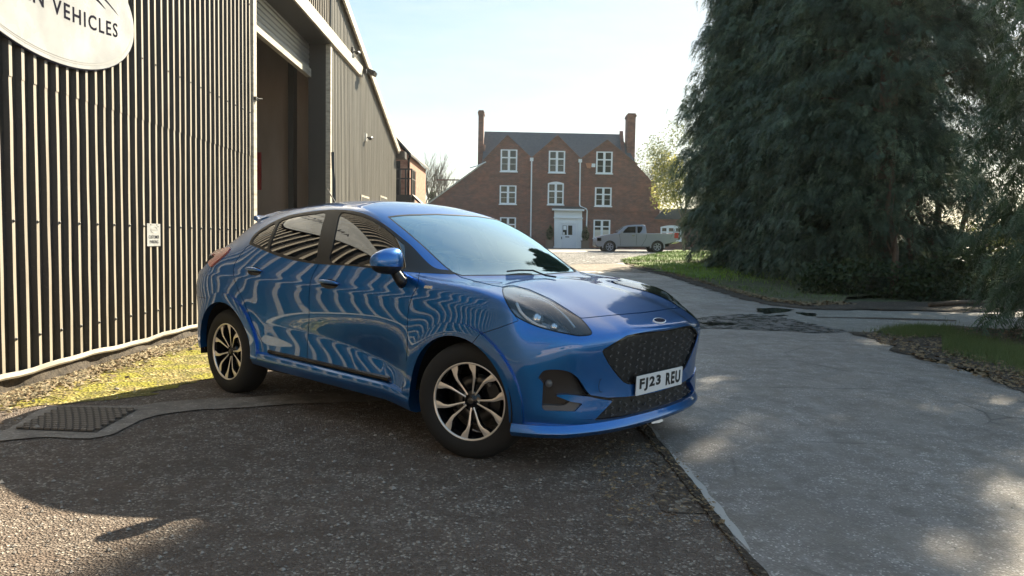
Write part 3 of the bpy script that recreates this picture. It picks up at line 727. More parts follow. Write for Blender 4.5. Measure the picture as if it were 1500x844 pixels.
# mirrors
MC0 = bpray(567, 383, 1, -.94)
for s in (1, -1):
    MC = MC0 if s == 1 else Vector((-.88, -.875, MC0.z-.01))     # the far mirror is folded in
    def sq(c, e): return math.copysign(abs(c)**e, c)
    V_ = []; F_ = []; nu, nv = 28, 20
    grid = []
    for i in range(nv+1):
        ph = -math.pi/2+math.pi*i/nv
        row = []
        for k in range(nu):
            th = 2*math.pi*k/nu
            lx = .075*sq(math.cos(ph), .75)*sq(math.cos(th), .85); ly = .118*sq(math.cos(ph), .75)*sq(math.sin(th), .85); lz = .078*sq(math.sin(ph), .85)
            lz *= (1-.28*(ly/.118)) if lz > 0 else (1-.1*(ly/.118)); lx += -.018*(ly/.118)**2
            if lx < 0: lx *= .55
            row.append((MC.x+lx, (MC.y-ly)*s*1., MC.z+lz) if s == 1 else (MC.x-ly*.95, (MC.y+lx*-1)*s, MC.z+lz))
        grid.append(row)
    for row in grid: V_ += row
    zsp = MC.z-.030
    Fa = []; Fb = []
    for i in range(nv):
        for k in range(nu):
            f = (i*nu+k, i*nu+(k+1) % nu, (i+1)*nu+(k+1) % nu, (i+1)*nu+k); zc = sum(V_[q][2] for q in f)/4; xc = sum(V_[q][0] for q in f)/4
            (Fa if zc > zsp and (xc > MC.x-.030 or s == -1) else Fb).append(f if s == 1 else f[::-1])
    Vc = V_ if s == 1 else V_
    mr = mesh_obj('door_mirror', Vc, Fa, M_PAINT, car, smooth=True)
    mesh_obj('mirror_base', Vc, Fb, M_BLACKM, mr, smooth=True)
    f0 = on_body(590, 413, -.01)[0]; f0 = f0 if s == 1 else mir(f0); cM = Vector((MC.x, MC.y*s, MC.z)); 
    dy = Vector((0, s, 0))
    MB().tube([f0, f0+Vector((.005, -.03*s, .01)), cM+Vector((.0, .06*s if s == 1 else 0, -.06)), cM+Vector((0, .03*s if s == 1 else 0, -.04))], [.045, .034, .032, .04], 12).build('mirror_stalk', M_BLACKM, mr, smooth=True)
# ---- interior
M_TRIM = principled('interior_trim', (.018, .018, .02), .6); M_SEAT = principled('seat_cloth', (.03, .03, .033), .85)
fl = MB().box(-3.0, -.2, -.74, .74, .33, .40).box(-3.05, -2.55, -.72, .72, .40, .92).build('cabin_floor', M_TRIM, car)
dash = [(-.30,.86),(-.30,.985),(-.45,1.0),(-.62,.985),(-.70,.95),(-.72,.80),(-.66,.60),(-.40,.55)]
MB().prism(dash, lambda u, v, d: Vector((u, d, v)), -.70, .70).build('dashboard', M_TRIM, car, auto=40)
def seat(x, y, w, hr=True):
    b = MB(); V_ = []; F_ = []
    prof_b = [(x+.25,.55),(x+.27,.62),(x+.20,.67),(x-.18,.63),(x-.24,.70),(x-.40,1.12),(x-.44,1.15),(x-.49,1.12),(x-.36,.60),(x-.20,.50)]
    b.prism(prof_b, lambda u, v, d: Vector((u, y+d, v)), -w/2, w/2)
    for q in ((0,) if hr else (-.38, 0, .38)):
        b.box(x-.52, x-.42, y+q-.12, y+q+.12, 1.19, 1.345); b.bar((x-.45, y+q-.05, 1.10), (x-.47, y+q-.05, 1.2), .012); b.bar((x-.45, y+q+.05, 1.10), (x-.47, y+q+.05, 1.2), .012)
    o = b.build('seat', M_SEAT, car); md = o.modifiers.new('b', 'BEVEL'); md.width = .03; md.segments = 3; md.limit_method = 'ANGLE'
    for p in o.data.polygons: p.use_smooth = True
for y in (-.36, .36): seat(-1.15, y, .50)
seat(-2.0, 0, 1.25, False)
V_ = []; sw = MB(); cs = Vector((-.80, -.36, .98)); ax = Vector((-.9, 0, .42)).normalized(); u1 = Vector((0, 1, 0)); v1 = ax.cross(u1)
ring = [cs+u1*.18*math.cos(t)+v1*.18*math.sin(t) for t in np.linspace(0, 2*math.pi, 25)]
sw.tube(ring, .014, 8, cap=False).tube([cs-ax*.12, cs], .05, 10).tube([cs+u1*.17, cs-u1*.17], .016, 6).tube([cs, cs-v1*.17], .016, 6); sw.build('steering_wheel', M_TRIM, car, smooth=True)
mm = bpray(690, 334, 1, 0.) 
MB().prism([(-.13,-.035),(.13,-.035),(.14,.02),(.11,.04),(-.11,.04),(-.14,.02)], lambda u, v, d: Vector((-1.02+d, u, 1.33+v)), 0, .03).prism([(-.06,.04),(.06,.04),(.10,.12),(-.10,.12)], lambda u, v, d: Vector((-.98+d-(v-.04)*.6, u, 1.31+v)), 0, .03).build('rear_view_mirror', M_TRIM, car)
# ---- wheels
def make_wheel(cx_, s, cz_=.334):
    # local frame: a = forward, b = up, d = outward (-y on the right side s=1)
    fn = lambda a, b, d: Vector((cx_+a, -s*d, cz_+b))
    Rt = .334; yo = .885; yi = .672
    prof = [(.214,yi+.012),(.235,yi),(.29,yi+.002),(.318,yi+.018),(.332,yi+.035),(.3345,yi+.06),(.3345,yo-.062),(.331,yo-.040),(.318,yo-.018),(.300,yo-.006),(.275,yo),(.250,yo-.003),(.230,yo-.010),(.219,yo-.017),(.214,yo-.022)]
    t = MB().lathe(prof, 72, fn)
    # tread grooves
    tyre_ = None
    wh = empty('wheel', (0, 0, 0)); wh.parent = car
    if cx_ == 0:            # the front wheels are steered
        st_ = R(19); c_ = Vector((0, -s*.70, 0)); wh.rotation_euler = (0, 0, st_); wh.location = c_-Matrix.Rotation(st_, 3, 'Z')@c_
    t.build('tyre', M_TYRE, wh, smooth=True)
    g = MB()
    for k in range(72):
        a = 2*math.pi*k/72
        for dd in (-.07, .045):
            c = fn(.3352*math.cos(a), .3352*math.sin(a), (yo+yi)/2+dd)
            rad = Vector((math.cos(a), 0, math.sin(a))); tan = Vector((-math.sin(a), 0, math.cos(a)))
            g.obox(c, ((tan+Vector((0, -s*.9, 0))).normalized(), rad, (Vector((0, 1, 0))-tan*(-s*-.9)*0).normalized()), (.016, .0012, .004))
    rimp = [(.222,yo-.012),(.2225,yo-.016),(.2195,yo-.019),(.2145,yo-.021),(.2125,yo-.030),(.205,yo-.05),(.198,yo-.12),(.205,yi+.03),(.22,yi+.01)]
    MB().lathe(rimp, 72, fn).build('rim_barrel', M_BLACKG, wh, smooth=True)
    MB().lathe([(.2235,yo-.013),(.2215,yo-.0105),(.2150,yo-.0125),(.2115,yo-.021)], 72, fn).build('rim_edge', M_SILV, wh, smooth=True)
    # ten spokes in five pairs
    sp = MB(); bk = MB()
    def depth(r): return yo-.020-.030*max(0, 1-r/.15)**1.0-.004
    for k in range(5):
        th = R(66+72*k)*(1 if s == 1 else 1); ca, sa = math.cos(th), math.sin(th)
        for q in (1, -1):
            # (radius, tangential left edge, right edge)
            st = [(.040,.004,.013),(.075,.012,.022),(.110,.019,.031),(.140,.024,.040),(.165,.033,.055),(.190,.044,.079),(.2135,.053,.096)]
            top = []; 
            for r, a0, a1 in st:
                d = depth(r); top.append(((r, q*a0, d), (r, q*a1, d)))
            def W(r, t_, d):
                rr = r; ang = math.asin(min(.95, t_/max(rr, .02))); rad = rr
                return fn(rad*math.cos(th+ang), rad*math.sin(th+ang), d)
            Vs = []; Fs = []
            for (l, rgt) in top:
                wq = abs(rgt[1]-l[1]); mid = (l[1]+rgt[1])/2
                Vs += [W(*l), W(l[0], mid, l[2]+.0022), W(*rgt), W(l[0], mid+(rgt[1]-l[1])*.72, l[2]-.028), W(l[0], mid-(rgt[1]-l[1])*.72, l[2]-.028)]
            for i in range(len(st)-1):
                a, b = i*5, (i+1)*5
                Fs += [(a, a+1, b+1, b), (a+1, a+2, b+2, b+1)]
            sp.add(Vs, Fs)
            Fk = []
            for i in range(len(st)-1):
                a, b = i*5, (i+1)*5
                Fk += [(a+2, a+3, b+3, b+2), (a+3, a+4, b+4, b+3), (a+4, a, b, b+4)]
            bk.add(Vs, Fk)
        # dark web between the two spokes of a pair near the hub
        c = lambda r, t_, d: fn(r*ca-t_*sa, r*sa+t_*ca, d)
        bk.add([c(.03,-.004,depth(.04)-.012), c(.03,.004,depth(.04)-.012), c(.10,.02,depth(.1)-.02), c(.10,-.02,depth(.1)-.02)], [(0,1,2,3)])
    sp.build('spokes', M_SILV, wh); bk.build('spoke_sides', M_BLACKG, wh)
    hb = MB().lathe([(0,yo-.040),(.020,yo-.040),(.027,yo-.043),(.029,yo-.048),(.045,yo-.052),(.062,yo-.060),(.068,yo-.09)], 32, fn).build('hub', M_BLACKG, wh, smooth=True)
    MB().lathe([(0,yo-.0385),(.017,yo-.0390),(.018,yo-.0405)], 24, fn).build('hub_cap', principled('hub_cap_grey', (.10,.09,.08), .3, .7) if 'hub_cap_grey' not in bpy.data.materials else bpy.data.materials['hub_cap_grey'], wh, smooth=True)
    for k in range(5):
        th = R(66+72*k); a_, b_ = .050*math.cos(th), .050*math.sin(th)
        MB().lathe([(0,yo-.040),(.006,yo-.041),(.0085,yo-.046),(.0085,yo-.07)], 10, lambda a, b, d: fn(a_+a, b_+b, d)).build('wheel_nut', bpy.data.materials.get('nut_metal') or principled('nut_metal', (.35,.34,.33), .25, 1.), wh, smooth=True)
    MB().lathe([(0,yo-.13),(.07,yo-.13),(.075,yo-.115),(.140,yo-.115),(.140,yo-.14),(0,yo-.14)], 36, fn).build('brake_disc', bpy.data.materials.get('disc_metal') or principled('disc_metal', (.16,.15,.14), .35, .9), wh, smooth=True)
    b_ = MB(); 
    arc = [R(q) for q in range(-20 if True else 0, 41, 10)]
    poly = [(.165*math.cos(a), .165*math.sin(a)) for a in arc]+[(.10*math.cos(a), .10*math.sin(a)) for a in arc[::-1]]
    b_.prism(poly, fn, yo-.16, yo-.085).build('brake_caliper', M_BLACKM, wh)
for cx_ in (0, -2.588):
    for s in (1, -1): make_wheel(cx_, s)
for s in (1, -1):
    c, n = on_body(804, 563.5, -.018); c = c if s == 1 else mir(c); n = n if s == 1 else mir(n); ax = Vector((0, 1, 0)); ax = (ax-n*ax.dot(n)).normalized(); up = n.cross(ax)
    MB().lathe([(0,.006),(.012,.005),(.016,.002),(.019,.0),(.019,-.03)], 16, lambda a, b, d: c+ax*a+up*b+n*d).build('fog_lamp', M_GREY, car, smooth=True)
c, n = on_body(881.8, 564.4, .0); c2 = mir(c)
MB().tube([c+Vector((0, 1, 0))*.037*math.cos(t)+Vector((0, 0, 1))*.037*math.sin(t)+Vector((-.12*.037*math.cos(t), 0, 0)) for t in np.linspace(0, 2*math.pi, 25)], .0014, 5, cap=False).build('tow_eye_cover', M_GAP, car)
# ================================================================ the shed
def wx(y): return -3.80-.010*y           # plane of the shed front at depth y
WA = math.atan(-.010)
def W(y, z, off=0.): return Vector((wx(y)+off, y, z))
M_SHEET = principled('shaded_cladding', (.30, .27, .225), .42)  # pans: the shade between the ribs is put into this dark brown
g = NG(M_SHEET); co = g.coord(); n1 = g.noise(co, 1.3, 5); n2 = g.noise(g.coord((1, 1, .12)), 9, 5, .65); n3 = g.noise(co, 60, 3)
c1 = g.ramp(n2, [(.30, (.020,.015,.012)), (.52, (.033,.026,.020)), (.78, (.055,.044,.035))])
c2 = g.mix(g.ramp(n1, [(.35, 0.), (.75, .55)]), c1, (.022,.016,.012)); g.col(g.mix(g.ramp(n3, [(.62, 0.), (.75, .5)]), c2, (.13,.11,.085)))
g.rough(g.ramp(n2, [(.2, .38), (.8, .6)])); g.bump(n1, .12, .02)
M_CREST = principled('lit_cladding_crest', (.50, .45, .38), .42)  # rib tops: sunlight put into a paler copy of the sheet colour
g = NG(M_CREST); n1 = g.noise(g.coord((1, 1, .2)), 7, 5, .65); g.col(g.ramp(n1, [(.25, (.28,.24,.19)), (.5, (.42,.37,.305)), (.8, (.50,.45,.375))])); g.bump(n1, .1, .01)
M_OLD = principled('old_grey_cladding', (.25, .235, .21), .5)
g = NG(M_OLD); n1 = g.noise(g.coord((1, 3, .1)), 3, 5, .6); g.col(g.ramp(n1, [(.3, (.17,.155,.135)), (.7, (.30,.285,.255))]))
M_OLDC = principled('old_grey_lit_crest', (.36,.34,.30), .5)  # far rib tops: lighter copy of the pan grey, lit tone painted in
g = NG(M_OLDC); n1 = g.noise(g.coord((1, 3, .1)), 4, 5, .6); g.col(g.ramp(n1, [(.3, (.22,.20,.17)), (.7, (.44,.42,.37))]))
M_FLASH = principled('pale_flashing', (.55, .50, .43), .55)
g = NG(M_FLASH); co = g.coord(); n1 = g.noise(g.coord((1, .3, 3)), 6, 5, .65); g.col(g.ramp(n1, [(.3, (.30,.26,.21)), (.55, (.52,.48,.41)), (.8, (.60,.56,.49))])); g.bump(n1, .2, .01)
M_DARKST = principled('dark_steel', (.05, .047, .045), .5)
M_CONC = principled('concrete', (.30, .28, .25), .9)
g = NG(M_CONC); co = g.coord(); n1 = g.noise(co, 3, 8, .7); n2 = g.noise(co, 40, 4, .7); g.col(g.mix(.5, g.ramp(n1, [(.3, (.16,.14,.11)), (.7, (.36,.34,.30))]), g.ramp(n2, [(.3, (.18,.17,.15)), (.7, (.38,.36,.33))]))); g.bump(n2, .5, .01)
shed = empty('metal_shed', (wx(12), 12, 0), 0, 'long dark corrugated metal shed with an open roller shutter doorway on the left', 'shed')
shed.rotation_euler = (0, 0, 0); SH = Vector(shed.location)
def shp(o): o.parent = shed; o.matrix_parent_inverse = Matrix.Translation(-SH); return o
def roof_top(y):                            # gable rake along the front
    return 4.24+.262*(26.8-y) if y > 7 else 4.24+.262*19.8-.262*(7-y)
PITCH_R = .153; RIB = .036
def sheet(name, y0, y1, zb, zt, mats=None):
    """box-profile sheeting: rib crests proud by RIB; zb, zt functions of y"""
    mats = mats or (M_SHEET, M_CREST); V = []; F = []; prof = []
    y = y0
    k0 = math.floor(y0/PITCH_R)
    k = k0
    while k*PITCH_R < y1:
        b = k*PITCH_R
        for dy, o_ in ((0, 0), (.080, 0), (.099, RIB), (.135, RIB), (.152, 0)):
            if y0 <= b+dy <= y1: prof.append((b+dy, o_))
        k += 1
    zs = lambda y: [zb(y)] + ([zt(y)])
    jr = random.Random(3)
    lev = 6
    off = {}
    for i, (y, o_) in enumerate(prof):
        kk = int((y+1e-6)//PITCH_R)
        if kk not in off: off[kk] = [(jr.random()-.5)*.006 for _ in range(lev+1)]
        a, b = zb(y), zt(y)
        for j in range(lev+1):
            t = j/lev; V.append(tuple(W(y+off[kk][j]*(.6 if o_ else .2), a+(b-a)*t, o_+off[kk][j]*.5)))
    n = len(prof)
    for i in range(n-1):
        for j in range(lev):
            p = i*(lev+1)+j; F.append((p, p+lev+1, p+lev+2, p+1))
    mi = []
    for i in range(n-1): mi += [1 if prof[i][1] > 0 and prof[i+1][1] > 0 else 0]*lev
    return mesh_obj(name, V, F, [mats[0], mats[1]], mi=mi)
D0, D1 = 11.55, 16.6          # doorway along the wall
HD = 5.33                       # underside of the door header
LAP = lambda y: 3.40
base_z = lambda y: .125+.008*math.sin(y*1.3)+.007*math.sin(y*3.7+1)+.005*math.sin(y*9.1)
# near section: lower sheets, and upper sheets lapped over them
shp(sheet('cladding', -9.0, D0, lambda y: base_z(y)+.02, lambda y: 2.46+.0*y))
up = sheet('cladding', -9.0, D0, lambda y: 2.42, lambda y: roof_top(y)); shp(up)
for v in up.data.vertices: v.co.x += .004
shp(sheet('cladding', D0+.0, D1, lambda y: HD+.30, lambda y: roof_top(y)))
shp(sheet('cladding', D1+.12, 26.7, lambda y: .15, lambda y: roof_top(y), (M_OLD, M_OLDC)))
# fixings in rows
sc = MB()
for zrow in (1.33, .36, 3.05, 4.6):
    k = math.floor(1.0/PITCH_R)
    while k*PITCH_R < D0-.1:
        if k % 2 == 0:
            c = W(k*PITCH_R+.117, zrow+(.06 if zrow < 1 else 0), RIB+.004)
            sc.lathe([(0,.006),(.006,.006),(.013,.001),(.013,-.004)], 8, lambda a, b, d: c+Vector((d, a, b)))
        k += 1
shp(sc.build('fixing_screws', M_DARKST))
# bottom flashing with a ragged lower edge, then the low concrete plinth
fl = MB(); ys = np.arange(-9, D0+.01, .18)
V_ = []; F_ = []
for y in ys:
    b = base_z(y); V_ += [tuple(W(y, b+.045, .050)), tuple(W(y, b+.010, .056)), tuple(W(y, b-.006, .046)), tuple(W(y, b-.006, -.02))]
for i in range(len(ys)-1):
    for k in range(3): F_.append((i*4+k, (i+1)*4+k, (i+1)*4+k+1, i*4+k+1))
shp(mesh_obj('base_flashing', V_, F_, M_FLASH, autosmooth=30))
V_ = []; F_ = []; ys = np.arange(-9, D0+.01, .12)
for y in ys:
    j = .02*math.sin(y*5)+.015*math.sin(y*11+2)
    V_ += [tuple(W(y, .16, .0)), tuple(W(y, .11, .012+j*.3)), tuple(W(y, .05, .02+j)), tuple(W(y, -.05, .05+j))]
for i in range(len(ys)-1):
    for k in range(3): F_.append((i*4+k, (i+1)*4+k, (i+1)*4+k+1, i*4+k+1))
M_PLN = principled('plinth', (.06, .05, .04), .9); g = NG(M_PLN); n1 = g.noise(g.coord(), 12, 6, .7); g.col(g.ramp(n1, [(.35, (.02,.016,.013)), (.7, (.11,.085,.06))])); g.bump(n1, .8, .03)
shp(mesh_obj('plinth', V_, F_, M_PLN, smooth=True))
# door surround
def wbox(y0, y1, z0, z1, o0, o1, b=None):
    b = b or MB(); c = [W(y0, z0, o0), W(y1, z0, o0), W(y1, z0, o1), W(y0, z0, o1), W(y0, z1, o0), W(y1, z1, o0), W(y1, z1, o1), W(y0, z1, o1)]
    return b.add(c, [(0,1,2,3),(7,6,5,4),(0,4,5,1),(1,5,6,2),(2,6,7,3),(3,7,4,0)])
shp(wbox(D0-.01, D0+.13, 0, HD+.3, -.05, .06).build('door_post', M_FLASH))
shp(wbox(D1, D1+.16, 0.0, HD, -.05, .05).build('door_post', M_FLASH))
# header canopy running on past the doorway
shp(wbox(D0+.13, 20.0, HD, HD+.27, -.3, .10).build('header_beam', M_FLASH))
shp(wbox(D0+.13, D1, HD-.02, HD+.0-.002, -1.0, .06).build('header_soffit', M_DARKST))
# roller shutter, part lowered: curved slats
SX = -.42; V_ = []; F_ = []; zb = 4.62; prof = []
z = zb+.17
while z < 5.6:
    for t in range(6): prof.append((SX+.022*math.sin(math.pi*t/6), z+.10*t/6))
    z += .10
for o_, z in prof: V_ += [tuple(W(D0+.1, z, o_)), tuple(W(D1, z, o_))]
for i in range(len(prof)-1): F_.append((2*i, 2*i+1, 2*i+3, 2*i+2))
M_SHUT = principled('shutter_slats', (.33, .33, .33), .38, .5)
sh_ = shp(mesh_obj('roller_shutter', V_, F_, M_SHUT)); sh_.data.materials[0] = M_SHUT
shp(wbox(D0+.1, D1, zb, zb+.17, SX-.04, SX+.06).build('shutter_bottom_rail', M_FLASH))
# reveals and dim interior
M_INT = principled('shed_interior', (.16, .125, .10), .9); g = NG(M_INT); n1 = g.noise(g.coord((1,1,.3)), 1.5, 5); g.col(g.ramp(n1, [(.3, (.28,.21,.17)), (.7, (.42,.32,.27))]))
shp(wbox(D1, D1+.14, 0, HD, -.42, -.05).build('door_reveal', M_DARKST))
shp(wbox(D0, D0+.1, 0, HD+.3, -.9, -.05).build('door_reveal', M_DARKST))
shp(wbox(D0-6, D1+.9, 0, 7, -9.0, -8.9).build('back_partition', M_INT))
shp(wbox(D1+.9, D1+1.0, 0, 7.0, -8.9, -.2).build('side_partition', M_INT))
shp(wbox(D1+.6, D1+.9, 0, 7.0, -1.02, -.90).build('column', M_DARKST))
shp(wbox(D1+.86, D1+.897, 2.28, 3.12, -2.1, -1.70).build('red_panel', principled('red_panel', (.30, .02, .02), .5)))
# roof, gutter end and remaining walls
rv = []
def roofpt(y, x): return (x, y, roof_top(y)+.03)
V_ = [];
for y in (-9, 7, 26.95): V_ += [(wx(y)+.14, y, roof_top(y)+.05), (-34, y, roof_top(y)+.05), (-34, y, roof_top(y)-.02), (wx(y)+.14, y, roof_top(y)-.02)]
F_ = []
for i in (0, 1):
    for k in range(4): F_.append((i*4+k, (i+1)*4+k, (i+1)*4+(k+1) % 4, i*4+(k+1) % 4))
F_ += [(3,2,1,0), (8,9,10,11)]
shp(mesh_obj('roof', V_, F_, principled('roof_sheet', (.12, .11, .10), .7)))
V_ = []; F_ = []
vy = np.linspace(-9, 26.9, 40)
for y in vy: V_ += [tuple(W(y, roof_top(y)-.16, .10)), tuple(W(y, roof_top(y)+.06, .10)), tuple(W(y, roof_top(y)+.06, .15)), tuple(W(y, roof_top(y)-.16, .15))]
for i in range(len(vy)-1):
    for k in range(4): F_.append((i*4+k, (i+1)*4+k, (i+1)*4+(k+1) % 4, i*4+(k+1) % 4))
F_ += [(0,1,2,3), tuple(range(len(V_)-4, len(V_)))[::-1]]
shp(mesh_obj('verge_trim', V_, F_, M_FLASH))
shp(MB().box(-34, wx(26.8)-.02, 26.7, 26.8, 0, 4.2).box(-34, wx(-9)-.02, -9.1, -9.0, 0, 6.5).build('end_wall', M_SHEET))
shp(wbox(26.6, 27.15, 3.98, 4.22, -.2, .33).build('gutter_end', M_DARKST))
# two small openings low in the far section
for ya, yb, zt in ((20.15, 21.3, 2.36), (23.2, 24.5, 2.52)):
    o = wbox(ya, yb, 1.4, zt, .036, .06).build('window', M_FLASH); shp(o)
    wbox(ya+.06, yb-.06, 1.5, zt-.05, .061, .066).build('pane', M_GAP, o)
    for ch in o.children: ch.matrix_parent_inverse = Matrix.Identity(4)
# wooden prop leaning in the corner of the doorway
tag(MB().bar((wx(D1)+.35, D1-.55, .0), (wx(D1)+.10, D1-.02, 3.05), .05).build('leaning_pole', M_DARKST), 'thin dark pole leaning against the far doorpost of the shed', 'pole')
# ---------------- things fixed to the shed
M_LAMPB = principled('black_plastic', (.015,.015,.016), .4); M_WHITEP = principled('white_plastic', (.6,.6,.58), .4)
def camera_thing(y, z, label, flip=1):
    t = empty('security_camera', W(y, z, .04), 0, label, 'security camera', 'security cameras on the shed'); P = Vector(t.location)
    o = MB().box(-.02,.03,-.06,.06,-.10,.10).build('bracket', M_WHITEP if flip == 1 else M_LAMPB, t)
    MB().tube([(.03,0,0),(.14,0,-.02)], .018, 8).build('arm', M_LAMPB, t)
    MB().tube([(.14,.10,.0),(.14,-.14,-.05),(.14,-.15,-.052)], [.045,.045,.03], 12).build('housing', M_LAMPB, t, smooth=True)
    return t
camera_thing(20.8, 3.92, 'small black camera on a pale bracket in the middle of the far cladding', 1)
camera_thing(18.95, 5.72, 'black camera bracket high on the gable above the beam', 0)
t = empty('floodlight', W(20.1, 5.50, .12), 0, 'black floodlight fixed at the end of the pale header beam', 'floodlight')
MB().box(-.02,.06,-.05,.05,-.06,.06).build('bracket', M_LAMPB, t); MB().obox((.20,0,-.03), (Vector((1,0,-.4)).normalized(),Vector((0,1,0)),Vector((.4,0,1)).normalized()), (.10,.16,.05)).build('lamp_head', M_LAMPB, t)
t = empty('wall_hook', W(D0+.06, 3.28, .06), 0, 'small dark latch on the near doorpost of the shed', 'latch')
MB().box(0,.03,-.06,.06,-.02,.02).build('plate', M_LAMPB, t); MB().tube([(.03,.03,0),(.07,.10,.01)], .012, 8).build('arm', M_LAMPB, t)
# oval business sign
M_SIGN = principled('sign_face', (.62, .62, .61), .28); g = NG(M_SIGN); n1 = g.noise(g.coord((1,1,1)), 3, 5); g.col(g.ramp(n1, [(.3, (.36,.365,.37)), (.7, (.45,.455,.46))])); g.rough(g.ramp(n1, [(.3,.18),(.7,.34)]))
M_SIGNG = principled('sign_grey', (.32,.32,.32), .4); M_SIGNT = principled('sign_text', (.02,.02,.03), .9, spec=.0)
SY, SZ, SA, SB = 6.43, 3.265, 1.43, .625
sign = empty('oval_sign', W(SY, SZ-SB, .04), 0, 'large white oval sign with dark VEHICLES lettering on the corrugated wall', 'sign')
SP = Vector(sign.location)
el = [(math.cos(t), math.sin(t)) for t in np.linspace(0, 2*math.pi, 72, endpoint=False)]
def sg(u, v, d): return W(SY+u, SZ+v, .045+d)-SP
MB().prism([(a*SA, b*SB) for a, b in el], sg, 0, .014).build('sign_edge', M_SIGNT, sign)
MB().prism([(a*(SA-.012), b*(SB-.012)) for a, b in el], sg, .013, .020).build('sign_rim', M_SIGN, sign)
MB().prism([(a*(SA-.055), b*(SB-.045)) for a, b in el], sg, .0185, .0215).build('sign_line', M_SIGNG, sign)
MB().prism([(a*(SA-.055)-.012, b*(SB-.045)+.018) for a, b in el], sg, .0205, .0235).build('sign_panel', M_SIGN, sign)
# the lettering follows a shallow curve
def arc(u, v): return sg(u, v+.0*u, .0255)
text_obj('lettering', 'AN VEHICLES', lambda u, v: sg(u+.325, v-.158+.060*(u+.325)**2, .0255), 1.51, .132, M_SIGNT, sign, bold=.012, spacing=1.22)
for (x0, x1, hh, zz, ww) in ((.50, .86, .05, .05, .011), (.40, 1.10, .10, .06, .009)):
    P = []
    n = 24
    for i in range(n+1):
        t = i/n; P.append((x0+(x1-x0)*t, zz+hh*math.sin(math.pi*t**.75)))
    V_ = []; F_ = []
    for i, (a, b) in enumerate(P):
        wd = ww*math.sin(math.pi*i/n)+.001; V_ += [tuple(sg(a, b-wd, .0255)), tuple(sg(a, b+wd, .0255))]
    for i in range(n): F_.append((2*i, 2*i+2, 2*i+3, 2*i+1))
    mesh_obj('swoosh', V_, F_, M_SIGNT, sign)
for a in np.linspace(0, 2*math.pi, 14, endpoint=False):
    pass
# small notice
NY, NZ = 8.28, 1.238
note = empty('parking_notice', W(NY, NZ-.12, .04), 0, 'small white customer parking notice screwed to the corrugated wall behind the car', 'sign')
NP = Vector(note.location); ng_ = lambda u, v, d: W(NY+u, NZ+v, .040+d)-NP
MB().prism([(-.155,-.12),(.155,-.12),(.155,.12),(-.155,.12)], ng_, 0, .004).build('panel', M_SIGN, note)
text_obj('lettering', 'CUSTOMER', lambda u, v: ng_(u, v-.022, .006), .245, .034, M_SIGNT, note, bold=.01)
text_obj('lettering', 'PARKING', lambda u, v: ng_(u, v-.074, .006), .20, .034, M_SIGNT, note, bold=.01)
P = [(.075*math.cos(t), .055+.034*math.sin(t)) for t in np.linspace(0, 2*math.pi, 28)]
MB().tube([ng_(a, b, .005) for a, b in P], .0018, 4, cap=False).build('emblem', M_SIGNG, note)
MB().prism([(-.05,.05),(.05,.05),(.05,.06),(-.05,.06)], ng_, .004, .006).build('emblem_bar', M_SIGNG, note)
MB().lathe([(0,.008),(.006,.007),(.007,.003)], 8, lambda a, b, d: ng_(a-.07, b+.108, d)).build('screw', M_DARKST, note); MB().lathe([(0,.008),(.006,.007),(.007,.003)], 8, lambda a, b, d: ng_(a+.07, b+.108, d)).build('screw', M_DARKST, note)
# ================================================================ ground
rm = p_ = None
def area(name, poly, z, res, m, ragged=.06, kind='structure', seed=1, bumpy=0.):
    """a ground sheet: grid clipped to a ragged outline, lying z above the land"""
    A = np.array([(p[0], p[1]) for p in poly], float); lo = A.min(0)-res; hi = A.max(0)+res
    nx = max(2, int((hi[0]-lo[0])/res)+1); ny = max(2, int((hi[1]-lo[1])/res)+1)
    X, Y = np.meshgrid(np.linspace(lo[0], hi[0], nx), np.linspace(lo[1], hi[1], ny), indexing='ij')
    r_ = np.random.default_rng(seed)
    ph = r_.uniform(0, 6.28, 12); fx = r_.uniform(-1, 1, (12, 2))*np.array([[.8], [1.5], [2.6], [4], [6], [9], [13], [17], [1.1], [3.1], [5], [8]])
    V = np.zeros((nx*ny, 6)); V[:, 0] = X.ravel(); V[:, 1] = Y.ravel(); V[:, 5] = 1
    idx = np.arange(nx*ny).reshape(nx, ny); a, b, c, d = idx[:-1, :-1].ravel(), idx[1:, :-1].ravel(), idx[1:, 1:].ravel(), idx[:-1, 1:].ravel()
    T = np.vstack([np.stack([a, b, c], 1), np.stack([a, c, d], 1)])
    def wob(V): return sum(np.sin(V[:, 0]*fx[k, 0]*2.2+V[:, 1]*fx[k, 1]*2.2+ph[k])/(1+k*.5) for k in range(8))
    s = sdf(V[:, :2], A)+ragged*.45*wob(V)
    V, T, _ = clip(V, T, s); V, T = compact(V, T)
    V[:, 2] = gha(V[:, 1])+z
    if bumpy: V[:, 2] += bumpy*.3*wob(V*1.7)
    return tag(mesh_obj(name, V[:, :3], T, m, smooth=True), kind=kind)
